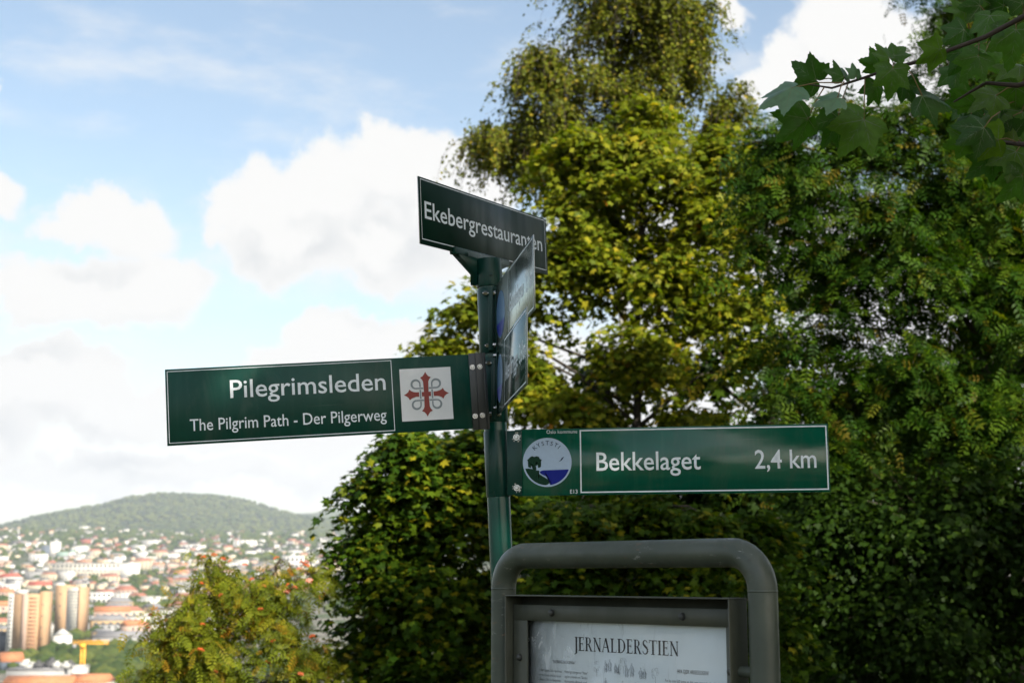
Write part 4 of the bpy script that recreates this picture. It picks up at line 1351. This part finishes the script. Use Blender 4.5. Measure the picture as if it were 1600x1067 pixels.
sea = [L0(-.15, -.325)] + [p for p in reversed(arc(ri, 278, 341, 16))] + [L0(.12, -.92), L0(.15, -.82), L0(.14, -.74), L0(.06, -.64), L0(-.06, -.57), L0(-.20, -.50), L0(-.29, -.44), L0(-.30, -.38), L0(-.23, -.34)]
poly_face(mb, sea, T * 2)
mb.build('logo_sea', M['logo_blue'], bk)
mb = MB()
rt_ = random.Random(4)
crown = [L0(-.52 + (.27 + .035 * math.sin(9 * a)) * math.cos(a), .06 + (.19 + .025 * math.sin(7 * a)) * math.sin(a) - (.13 if math.sin(a) < -.2 and abs(math.cos(a)) > .55 else 0)) for a in [2 * math.pi * i / 48 for i in range(48)]]
poly_face(mb, crown, T * 2.3)
mb.build('logo_tree', M['logo_green'], bk)
mb = MB()
poly_face(mb, [L0(-.585, -.29), L0(-.555, -.22), L0(-.56, -.12), L0(-.70, .0), L0(-.66, .02), L0(-.535, -.09), L0(-.50, .02), L0(-.46, .02), L0(-.495, -.10), L0(-.36, -.01), L0(-.33, -.05), L0(-.485, -.16), L0(-.48, -.25), L0(-.44, -.30)], T * 2.6)
mb.build('logo_trunk', M['logo_green'], bk)
mb = MB()
poly_face(mb, [L0(.455, .0), L0(.545, .075), L0(.575, .125), L0(.61, .17), L0(.70, .225), L0(.64, .15), L0(.615, .09), L0(.575, .065), L0(.55, .045)], T * 2.3)
mb.build('logo_bird', M['logo_dark'], bk)
for i, ch in enumerate('KYSTSTI'):           # arched letters
    a = 130 - i * 13.6 if ch != 'I' else 130 - i * 13.2
    vs, fs = flat_text(ch, .0)
    w_ = vs[:, 0].max() + vs[:, 0].min()
    k = .0115 / .73
    aa = math.radians(a - 90)
    rr_ = r_ * .70
    px_ = (vs[:, 0] - w_ / 2) * k
    py_ = vs[:, 1] * k + rr_
    X2, Z2 = cx_ + px_ * math.cos(aa) - py_ * math.sin(aa), cz_ + px_ * math.sin(aa) + py_ * math.cos(aa)
    mobj('lettering', pymesh('lettering', np.stack([X2, np.full(len(X2), -T * 2.3), Z2], -1), fs, M['logo_dark']), bk)
# its clamp: rounded channel with two chipped bolts
mb = MB()
mb.box((-.020, -.0022, .002), (.0185, -.0002, .168))
mb.build('clamp_plate', M['bracket_green'], bk, bevel=.0008)
mb = MB()
mb.tube([on(1.852), on(1.855), on(2.020), on(2.023)], [.0310, .0322, .0322, .0310], 28)
mb.build('clamp', M['bracket_green'], post, auto=True)
for z in (.0207, .1507):
    bolt(bk, .0048, z, .0024, .0058, .006, 'steel')
    mb = MB()
    rr2 = random.Random(int(z * 1000))
    for i in range(9):
        a = rr2.uniform(0, 6.28)
        c0 = (.0048 + .0105 * math.cos(a), z + .0105 * math.sin(a) * 1.1)
        poly_face(mb, [(c0[0] + rr2.uniform(.0008, .0030) * math.cos(q), c0[1] + rr2.uniform(.0008, .0030) * math.sin(q)) for q in (0, 1, 2, 3, 4, 5)], .0026 + i * .00002)
    mb.build('paint_chip', M['chip'], bk)['kind'] = 'stuff'

# left sign
pl = panel(post, .7855, .19, [-.8478, 3.4932, 1.9659, .1302, .0003, -.0702], M['sign_green_rough'], label='long left-pointing sign reading Pilegrimsleden with a red cross emblem')
mb = MB()
frame_line(mb, .0045, .5605, .0055, .1850, .0018, T)
mb.build('border', M['print_white'], pl)
lettering('lettering', 'Pilegrimsleden', .157, .5429, .1105, .0440, T, M['print_white'], pl, .006)
lettering('lettering', 'The Pilgrim Path - Der Pilgerweg', .0561, .5410, .0335, .0290, T, M['print_white'], pl, .004)
mb = MB()
poly_face(mb, [(.5795, .0275), (.7095, .0275), (.7095, .1605), (.5795, .1605)], T)
mb.build('emblem_plate', M['plate_white'], pl)
ex, ez, es = .6445, .0940, .1300
E0 = lambda u, v_: (ex + u * es, ez + v_ * es)
arm = [(.044, .0), (.044, .20), (.052, .245), (.072, .29), (.105, .328), (.055, .352), (.022, .395), (.0, .440)]
half = arm + [(-u, v_) for u, v_ in reversed(arm[:-1])]
mb = MB()
for q in range(4):
    ca, sa = [(1, 0), (0, 1), (-1, 0), (0, -1)][q]
    pts = [(u * ca - v_ * sa, u * sa + v_ * ca) for u, v_ in half]
    poly_face(mb, [E0(u, v_) for u, v_ in pts], T * (2 + .12 * q))
mb.build('emblem_cross', M['emblem_red'], pl)
mb, wh = MB(), MB()
for sx in (-1, 1):
    for sz in (-1, 1):
        c0 = (sx * .197, sz * .200)
        pts = []
        for i in range(25):
            a = math.radians(-0 + 270 * i / 24)          # open towards the centre of the cross
            u, v_ = math.cos(a), math.sin(a)
            pts.append(E0(c0[0] - sx * u * .082, c0[1] + sz * v_ * .082))
        wd_ = [es * (.026 + .014 * math.sin(math.pi * i / 24)) for i in range(25)]
        strip(mb, pts, wd_, T * 2.2)
        strip(mb, [E0(sx * .115, sz * .200), E0(sx * .115, sz * .140)], es * .027, T * 2.25)
        strip(mb, [E0(sx * .197, sz * .118), E0(sx * .054, sz * .118)], es * .027, T * 2.3)
    strip(wh, [E0(sx * .115, -.095), E0(sx * .115, .095)], es * .050, T * 2.7)
    strip(mb, [E0(sx * .115, -.088), E0(sx * .115, .088)], es * .028, T * 3.0)
mb.build('emblem_knot', M['emblem_grey'], pl)
wh.build('emblem_gap', M['plate_white'], pl)
# dark angle bar that bolts this sign to the clamp
mb = MB()
mb.box((.757, -.0030, -.004), (.8005, -.0004, .192))
mb.build('bracket_bar', M['bracket_grey'], pl, bevel=.001)
MB().box((.7715, -.0052, -.003), (.7745, -.0031, .191)).build('bracket_rib', M['bracket_grey'], pl, bevel=.0006, seg=1)
MB().box((.7935, -.0072, -.003), (.7965, -.0031, .191)).build('bracket_rib', M['bracket_grey'], pl, bevel=.0006, seg=1)
for x, z in ((.7655, .1560), (.7845, .1565), (.7645, .0310), (.7830, .0318)):
    bolt(pl, x, z, .0031, .0046, .0045)

# top sign, turned away
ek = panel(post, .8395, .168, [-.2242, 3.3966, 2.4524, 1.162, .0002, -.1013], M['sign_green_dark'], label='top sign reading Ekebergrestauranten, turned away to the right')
mb = MB()
frame_line(mb, .009, .826, .0125, .1635, .0022, T)
mb.build('border', M['print_white'], ek)
lettering('lettering', 'Ekebergrestauranten', .0285, .800, .0672, .0425, T, M['print_white'], ek, .008)
mb = MB()                                             # channel that holds the lower edge, with gussets down to the cap
mb.box((.185, -.008, -.006), (.535, .011, .0135))
mb.build('channel', M['bracket_green'], ek, bevel=.003)
Mk = (Matrix.Translation(Vector((-.2242, 3.3966, 2.4524)) - PB) @ Matrix.Rotation(1.162, 4, 'Z') @ Matrix.Rotation(.0002, 4, 'X') @ Matrix.Rotation(-.1013, 4, 'Y')).inverted()
ct = Mk @ on(2.44)
mb = MB()
gus = [(.20, -.005), (.525, -.005), (ct.x + .034, ct.z + .0), (ct.x + .034, ct.z - .028), (ct.x - .034, ct.z - .028), (ct.x - .034, ct.z + .0)]
v0 = [(x, -.008, z) for x, z in gus] + [(x, .010, z) for x, z in gus]
n6 = len(gus)
mb.add(v0, [tuple(range(n6)), tuple(reversed(range(n6, 2 * n6)))] + [(i, n6 + i, n6 + (i + 1) % n6, (i + 1) % n6) for i in range(n6)])
mb.build('gusset', M['bracket_green'], ek)
mb = MB()
s0 = on(2.435)
mb.tube([(s0.x + .006, s0.y - .033, s0.z), (s0.x + .006, s0.y - .0375, s0.z)], [.0052, .0048], 14)
mb.build('screw', M['bracket_green'], post, auto=True)
bolt(ek, .252, .000, .0112, .004, .002, 'bracket_green', False)

# the two signs that point towards the viewer, their faces seen edge-on from the left
def side_sign(a, b_, Hh, text, km, label):
    a, b_ = Vector(a), Vector(b_)
    dv = b_ - a
    yaw = math.atan2(dv.y, dv.x)
    W = math.hypot(dv.x, dv.y)
    rol = -math.atan2(dv.z, W)
    o = panel(post, dv.length, Hh, [a.x, a.y, a.z, yaw, 0, rol], M['sign_green'], label=label)
    o.data.materials[0] = M['sign_gloss']
    m = MB()
    frame_line(m, .165, dv.length - .006, .006, Hh - .006, .003, T)
    m.build('border', M['print_white'], o)
    m = MB()
    poly_face(m, [(.070 + .056 * math.cos(q * .1309), .088 + .062 * math.sin(q * .1309)) for q in range(48)], T)
    m.build('logo_disc', M['logo_gloss'], o)
    m = MB()
    poly_face(m, [(.070 + .052 * math.cos(math.radians(q)), .088 + .058 * math.sin(math.radians(q))) for q in range(200, 341, 7)], T * 2)
    m.build('logo_sea', M['logo_blue'], o)
    lettering('lettering', text, .180, .18 + (dv.length - .19) * .62, .065, .045, T, M['print_white'], o, .008)
    lettering('lettering', km, dv.length - .015 - (dv.length - .19) * .28, dv.length - .015, .065, .045, T, M['print_white'], o, .008)
    MB().box((-.004, -.003, .004), (.018, -.0004, Hh - .004)).build('clamp_plate', M['bracket_green'], o, bevel=.0008)
    for z in (.02, Hh - .02):
        bolt(o, .008, z, .0032, .005, .008)
    return o


M['logo_gloss'] = mat('logo_gloss', (0.10, 0.20, 0.36), 0.25)
M['sign_gloss'] = paint('sign_gloss', (0.02, 0.08, 0.06), 0.17, streak=0.3, bump=0.006, spec=1.0)
M['sign_gloss'].node_tree.nodes['Principled BSDF'].inputs['IOR'].default_value = 2.1
M['sign_gloss'].node_tree.nodes['Principled BSDF'].inputs['Metallic'].default_value = 0.6
M['sign_sky_glare'] = paint('sign_sky_glare', (0.42, 0.46, 0.44), 0.24, streak=0.3, bump=0.006)  # green sign's glare of reflected sky put into a silver-grey metallic colour
M['sign_sky_glare'].node_tree.nodes['Principled BSDF'].inputs['Metallic'].default_value = 0.9
us = side_sign((-.0419, 3.668, 2.2238), (.0517, 3.220, 2.2550), .181, 'Gamlebyen', '2,1 km', 'upper of two signs pointing to the viewer, pale with sky glare put into its colour')
us.data.materials[0] = M['sign_sky_glare']
side_sign((-.0395, 3.668, 2.0595), (.0325, 3.120, 2.0680), .177, 'Aker brygge', '3,6 km', 'lower of two signs pointing to the viewer, half green half glaring')

# ------------------------------------------------------------------ information board
def tube_paint():
    m = bpy.data.materials.new('board_paint')
    m.use_nodes = True
    t = NT(m.node_tree)
    b = t.n['Principled BSDF']
    o = t.new('ShaderNodeTexCoord').outputs['Object']
    base = t.mix(t.smooth(t.noise(o, 7, 6), .35, .65), (.046, .060, .046, 1), (.064, .078, .060, 1))
    dirt = t.smooth(t.noise(o, 45, 4), .55, .8, 0, .5)
    base = t.mix(dirt, base, (.035, .036, .028, 1))
    sc_n = t.noise(t.vec('MULTIPLY', o, (28, 60, 90)), 1.0, 5, .7)
    worn = t.smooth(t.noise(o, 5.5, 3), .50, .62)
    base = t.mix(t.math('MULTIPLY', worn, t.smooth(sc_n, .60, .66, 0, .8)), base, (.30, .31, .29, 1))
    rust = t.smooth(t.noise(t.vec('MULTIPLY', o, (14, 30, 40)), 1.0, 4, .65), .61, .66, 0, .75)
    base = t.mix(t.math('MULTIPLY', worn, rust), base, (.16, .085, .045, 1))
    t.put(b.inputs['Base Color'], base)
    t.put(b.inputs['Roughness'], t.smooth(t.noise(o, 25, 4), .3, .7, .38, .6))
    bn = t.new('ShaderNodeBump')
    bn.inputs['Strength'].default_value = 0.15
    bn.inputs['Distance'].default_value = 0.001
    t.put(bn.inputs['Height'], t.noise(o, 160, 3))
    t.l.new(bn.outputs[0], b.inputs['Normal'])
    return m


M['board_paint'] = tube_paint()
M['case_paint'] = paint('case_paint', (.058, .064, .046), .5, bump=.1)
M['paper'] = mat('paper', (.82, .89, .95), .6, var=.05, scale=12)
M['ink'] = mat('ink', (.012, .012, .014), .6)
M['ink_grey'] = mat('ink_grey', (.05, .055, .065), .6)
M['sketch'] = mat('sketch_ink', (.05, .07, .11), .6)
M['crack'] = mat('tear', (.03, .025, .02), .8)
pm = bpy.data.materials.new('acrylic_pane')
pm.use_nodes = True
t = NT(pm.node_tree)
for nd in list(t.n):
    if nd.type != 'OUTPUT_MATERIAL':
        t.n.remove(nd)
tr = t.new('ShaderNodeBsdfTransparent')
tr.inputs[0].default_value = (.98, .99, .99, 1)
gl = t.new('ShaderNodeBsdfGlossy')
o_ = t.new('ShaderNodeTexCoord').outputs['Object']
scr = t.noise(t.vec('MULTIPLY', o_, (22, 22, 7)), 1.0, 5, .65, dist=1.2)
t.put(gl.inputs['Roughness'], t.smooth(scr, .4, .7, .06, .35))
bn = t.new('ShaderNodeBump')
bn.inputs['Strength'].default_value = .5
bn.inputs['Distance'].default_value = .004
t.put(bn.inputs['Height'], t.noise(o_, 9, 3, .5, dist=1.5))
t.l.new(bn.outputs[0], gl.inputs['Normal'])
fr = t.new('ShaderNodeFresnel')
fr.inputs[0].default_value = 1.49
mx = t.new('ShaderNodeMixShader')
bf = t.new('ShaderNodeNewGeometry').outputs['Backfacing']
t.put(mx.inputs[0], t.math('MULTIPLY', t.math('SUBTRACT', 1.0, bf), t.math('ADD', fr.outputs[0], t.smooth(scr, .60, .70, 0, .10))))
t.l.new(tr.outputs[0], mx.inputs[1])
t.l.new(gl.outputs[0], mx.inputs[2])
t.l.new(mx.outputs[0], [n for n in t.n if n.type == 'OUTPUT_MATERIAL'][0].inputs['Surface'])
M['acrylic'] = pm

BW = .7964
board = tag(empty('information_board', (-.0202, 3.5, gz(-.0202, 3.5)), (0, 0, math.radians(-48.88))), 'grey-green tubular information board with a glazed poster titled JERNALDERSTIEN', 'information board')
mb = MB()
R0, ZT = .078, 1.700
path = [(0, 0, -.3), (0, 0, .8), (0, 0, ZT - R0)]
path += [(R0 - R0 * math.cos(a), 0, ZT - R0 + R0 * math.sin(a)) for a in [math.pi / 2 * i / 9 for i in range(1, 10)]]
path += [(BW / 2, 0, ZT)]
path += [(BW - R0 + R0 * math.sin(a), 0, ZT - R0 + R0 * math.cos(a)) for a in [math.pi / 2 * i / 9 for i in range(0, 10)]]
path += [(BW, 0, .8), (BW, 0, -.3)]
mb.tube(path, .0300, 26)
mb.build('tube_frame', M['board_paint'], board, auto=True)
for x in (0, BW):
    mb = MB()
    mb.tube([(x, 0, ZT - R0 - .003), (x, 0, ZT - R0), (x, 0, ZT - R0 + .003)], [.0298, .0309, .0298], 26, caps=False)
    mb.build('weld', M['board_paint'], board, auto=True)
CX0, CX1, CT, CB = .044, .737, 1.6085, .93
mb = MB()      # case: back plate and four lips
mb.box((CX0 + .003, .0185, CB + .003), (CX1 - .003, .021, CT - .003))
mb.build('back_plate', M['case_paint'], board)
for a, b_ in (((CX0, -.035, CT - .003), (CX1, .021, CT)), ((CX0, -.035, CB), (CX1, .021, CB + .003)), ((CX0, -.035, CB + .003), (CX0 + .003, .021, CT - .003)), ((CX1 - .003, -.035, CB + .003), (CX1, .021, CT - .003))):
    MB().box(a, b_).build('case_lip', M['case_paint'], board, bevel=.001, seg=2)
IX0, IX1, IT, IB = .098, .7075, 1.5495, .98
for a, b_ in (((.049, -.012, IT), (.7325, -.007, 1.586)), ((.049, -.012, .955), (.7325, -.007, IB)), ((.049, -.012, IB), (IX0, -.007, IT)), ((IX1, -.012, IB), (.7325, -.007, IT))):
    MB().box(a, b_).build('door_rail', M['case_paint'], board, bevel=.0008, seg=1)
po = MB()
poly_face(po, [(.075, 1.57), (.725, 1.57), (.725, .97), (.075, .97)][::-1], -.001)
po = po.build('poster', M['paper'], board)
MB().box((.080, -.0062, .972), (.722, -.0044, 1.566)).build('pane', M['acrylic'], board)
for x, z in ((.185, 1.5685), (.59, 1.5685), (.073, 1.4637), (.7195, 1.4612), (.39, .966), (.073, 1.1), (.7195, 1.1)):
    mb = MB()
    mb.tube([(x, -.012, z), (x, -.0145, z), (x, -.0185, z), (x, -.0205, z)], [.0085, .0085, .0068, .003], 16)
    mb.build('bolt', M['bracket_grey'], board, auto=True)
mb = MB()
for z in (1.462, 1.06):
    mb = MB()
    mb.tube([(CX1, -.002, z), (BW - .026, -.002, z)], [.011, .011], 16)
    mb.build('stub', M['board_paint'], board, auto=True)
    mb = MB()
    mb.tube([(.027, -.002, z), (CX0, -.002, z)], [.011, .011], 16)
    mb.build('stub', M['board_paint'], board, auto=True)

# poster printing: a serif title drawn from strokes
def serif_word(word, x0, x1, base, cap, parent, name, off, material):
    """narrow roman capitals: stems, hairlines, bowls and bracketed serifs"""
    S, Hn, SF = .15, .055, .10            # stem, hairline, serif reach (of the capital height)

    def stem(x, z0=0., z1=1., w=S, foot=True, head=True):
        out = [[(x, z0), (x + w, z0), (x + w, z1), (x, z1)]]
        if foot:
            out.append([(x - SF * .8, z0), (x + w + SF * .8, z0), (x + w + SF * .8, z0 + .03), (x + w, z0 + .07), (x, z0 + .07), (x - SF * .8, z0 + .03)])
        if head:
            out.append([(x - SF * .8, z1), (x - SF * .8, z1 - .03), (x, z1 - .07), (x + w, z1 - .07), (x + w + SF * .8, z1 - .03), (x + w + SF * .8, z1)])
        return out

    def bowl(xa, zc, rx, rz, a0, a1, thick, thin):
        o1, o2 = [], []
        for i in range(19):
            a = math.radians(a0 + (a1 - a0) * i / 18)
            k = thin + (thick - thin) * abs(math.cos(a)) ** 1.3
            o1.append((xa + rx * math.cos(a), zc + rz * math.sin(a)))
            o2.append((xa + (rx - k) * math.cos(a), zc + (rz - thin) * math.sin(a)))
        return [[o1[i], o1[i + 1], o2[i + 1], o2[i]] for i in range(18)]

    def slant(x0_, z0, x1_, z1, w):
        return [[(x0_, z0), (x0_ + w, z0), (x1_ + w, z1), (x1_, z1)]]

    hb = lambda xa, xb, z, t_=Hn: [[(xa, z), (xb, z), (xb, z + t_), (xa, z + t_)]]
    tick = lambda x, z, d_: [[(x - .05, z), (x, z), (x, z + d_), (x - .02, z + d_)]]

    def glyph(c):
        if c == 'I':
            return stem(.1), .35
        if c == 'J':
            return stem(.14, -.12, 1, foot=False) + bowl(-.0, -.12, .29, .16, -95, 0, .15, .05), .37
        if c == 'L':
            return stem(.1) + hb(.1, .55, 0) + tick(.58, 0, .2), .62
        if c == 'E':
            return stem(.1) + hb(.1, .55, 0) + hb(.1, .52, 1 - Hn) + hb(.1, .45, .5) + tick(.58, 0, .2) + tick(.55, .82, .18) + tick(.47, .42, .2), .63
        if c == 'T':
            return stem(.29, head=False) + hb(.02, .71, 1 - Hn) + tick(.07, .8, .2) + tick(.74, .8, .2), .74
        if c == 'D':
            return stem(.1) + bowl(.28, .5, .48, .5, -90, 90, .16, .05) + hb(.1, .3, 0) + hb(.1, .3, 1 - Hn), .80
        if c == 'R':
            return stem(.1) + bowl(.28, .74, .30, .26, -90, 90, .14, .05) + hb(.1, .3, 1 - Hn) + hb(.1, .3, .48) + slant(.56, 0, .30, .5, .15) + hb(.52, .78, 0, .04), .76
        if c == 'N':
            return stem(.12, w=.06) + stem(.64, 0, 1, .06, foot=False) + slant(.60, 0, .06, 1, .15) + hb(.02, .14, .96, .04), .82
        if c == 'A':
            return slant(.04, 0, .34, 1, .055) + slant(.58, 0, .30, 1, .15) + hb(.15, .56, .32, .05) + hb(-.04, .18, 0, .035) + hb(.50, .82, 0, .035), .78
        if c == 'S':
            out = []
            pts = [(.47, .80), (.42, .92), (.30, .975), (.18, .94), (.11, .84), (.12, .72), (.20, .62), (.33, .52), (.45, .41), (.50, .28), (.46, .13), (.34, .03), (.20, .03), (.10, .11), (.06, .24)]
            wd2 = [.05, .06, .06, .08, .11, .13, .15, .155, .15, .13, .11, .08, .06, .06, .05]
            for i in range(len(pts) - 1):
                (xa, za), (xb, zb) = pts[i], pts[i + 1]
                dx, dz = xb - xa, zb - za
                l_ = math.hypot(dx, dz)
                n1 = (-dz / l_, dx / l_)
                wa, wb = wd2[i] / 2, wd2[i + 1] / 2
                e = .012
                out.append([(xa - n1[0] * wa - dx * e, za - n1[1] * wa), (xb - n1[0] * wb, zb - n1[1] * wb), (xb + n1[0] * wb, zb + n1[1] * wb), (xa + n1[0] * wa - dx * e, za + n1[1] * wa)])
            return out, .58
        return [], .3

    allp, pen = [], 0.
    for c in word:
        ps, adv = glyph(c)
        allp += [[(x + pen, z) for x, z in p] for p in ps]
        pen += adv + .035
    kx = (x1 - x0) / pen
    m = MB()
    for i, p in enumerate(allp):
        pts = [(x0 + x * kx, base + z * cap) for x, z in p]
        area = sum(pts[q][0] * pts[(q + 1) % len(pts)][1] - pts[(q + 1) % len(pts)][0] * pts[q][1] for q in range(len(pts)))
        poly_face(m, pts if area > 0 else pts[::-1], off + (i % 40) * .000004)
    return m.build(name, material, parent)


PO = -.001 + .0006
serif_word('JERNALDERSTIEN', .246, .568, 1.4855, .0305, po, 'title', PO, M['ink'])
lettering('lettering', '"EKEBERG SKOGPARK"', .173, .251, 1.4545, .0066, PO, M['ink'], po, -.002)
lettering('lettering', 'HVA GJØR ARKEOLOGEN?', .561, .648, 1.4505, .0080, PO, M['ink'], po, 0)
cols = [(.128, .204, 1.4415, ['I 1889 kjøpte Oslo kommune', 'er de første områdene på', 'Ekeberg. Det var daværende', 'borgermester Rygh som med', 'stod rette for Christiania', 'byens egne folkepark og til']),
        (.214, .290, 1.4415, ['Ekebergskråningen var "Natur"', 'og for å bevare en "Skolen', 'blant gamle adkomst og til', 'befolket med en særpreget', 'skog av gamle edelløvtrær', 'som ennå kan ses langs stien']),
        (.526, .684, 1.4385, ['Fra de siste 500 årene er det som senere har bygd hus og', 'historie. Her er en rekke faste minner fra jernalderen som', 'arkeologen leter etter for å forstå hvordan folk levde her', 'og hva de trodde på da gravhaugene ble bygd på Ekeberg'])]
for x0, x1, z, rows in cols:
    for i, row in enumerate(rows):
        lettering('lettering', row, x0, x1 - .002 * (i % 3), z - .0105 * (i + 1) + .003, .0058, PO, M['ink_grey'], po, -.006)
rs = random.Random(12)


def figure(m, x, z, h, lean=0.):
    """loosely sketched standing person in a cloak"""
    k = h
    hd = [(x + lean * k + .07 * k * math.cos(a), z + .90 * k + .085 * k * math.sin(a)) for a in [i * .7 for i in range(9)]]
    strip(m, hd, .0005, PO)
    for s in (-1, 1):
        strip(m, [(x + lean * k + s * .05 * k, z + .82 * k), (x + s * .17 * k + rs.uniform(-.02, .02) * k, z + .62 * k), (x + s * .15 * k, z + .35 * k), (x + s * .20 * k, z + .12 * k)], .0006, PO)
        strip(m, [(x + s * .06 * k, z + .35 * k), (x + s * (.08 + rs.uniform(0, .06)) * k, z), (x + s * .14 * k, z - .01 * k)], .0006, PO)
        strip(m, [(x + s * .16 * k, z + .66 * k), (x + s * rs.uniform(.15, .32) * k, z + .48 * k), (x + s * rs.uniform(.05, .40) * k, z + .40 * k)], .0005, PO)
    for i in range(5):
        a = rs.uniform(-.12, .12)
        strip(m, [(x + a * k, z + .74 * k), (x + a * 1.2 * k + rs.uniform(-.02, .02) * k, z + .4 * k), (x + a * 1.5 * k, z + .16 * k)], .0004, PO)
    strip(m, [(x - .2 * k, z + .12 * k), (x, z + .09 * k), (x + .2 * k, z + .12 * k)], .0005, PO)


for i, (x, z, h) in enumerate(((.347, 1.4415, .026), (.360, 1.4435, .027), (.378, 1.4405, .022), (.388, 1.4385, .022), (.412, 1.434, .026), (.428, 1.435, .030), (.455, 1.432, .025), (.466, 1.433, .022), (.346, 1.405, .024), (.400, 1.400, .026), (.440, 1.398, .026))):
    m = MB()
    figure(m, x, z, h, rs.uniform(-.03, .03))
    m.build('sketch_figure', M['sketch'], po)
for (x, z) in ((.318, 1.453), (.402, 1.463), (.497, 1.447)):       # loose pencil trees
    m = MB()
    for i in range(9):
        a = rs.uniform(0, 6.28)
        c0 = (x + .008 * math.cos(a), z + .009 * math.sin(a))
        strip(m, [(c0[0] + rs.uniform(.002, .005) * math.cos(q * .8), c0[1] + rs.uniform(.002, .005) * math.sin(q * .8)) for q in range(7)], .0003, PO)
    strip(m, [(x, z - .006), (x + .001, z - .022)], .0005, PO)
    m.build('sketch_tree', M['ink_grey'], po)
m = MB()
poly_face(m, [(.0995, 1.502), (.1015, 1.515), (.1040, 1.535), (.1085, 1.549), (.1065, 1.549), (.1020, 1.535), (.0995, 1.520)], PO)
m.build('tear', M['crack'], po)

# ------------------------------------------------------------------ haze over the city
hz = MB().box((-12600, -12600, -66), (12600, 12600, 640)).build("haze", [bpy.data.materials.new("haze")])
hm = hz.data.materials[0]
hm.use_nodes = True
t = NT(hm.node_tree)
for nd in list(t.n):
    if nd.type != 'OUTPUT_MATERIAL':
        t.n.remove(nd)
pv = t.new('ShaderNodeVolumePrincipled')
pv.inputs['Color'].default_value = (0.80, 0.88, 1.0, 1)
pv.inputs['Density'].default_value = 6.0e-5
pv.inputs['Anisotropy'].default_value = 0.1
t.l.new(pv.outputs[0], [n for n in t.n if n.type == 'OUTPUT_MATERIAL'][0].inputs['Volume'])
tag(hz, 'thin blue haze over the city', None, None, 'stuff')
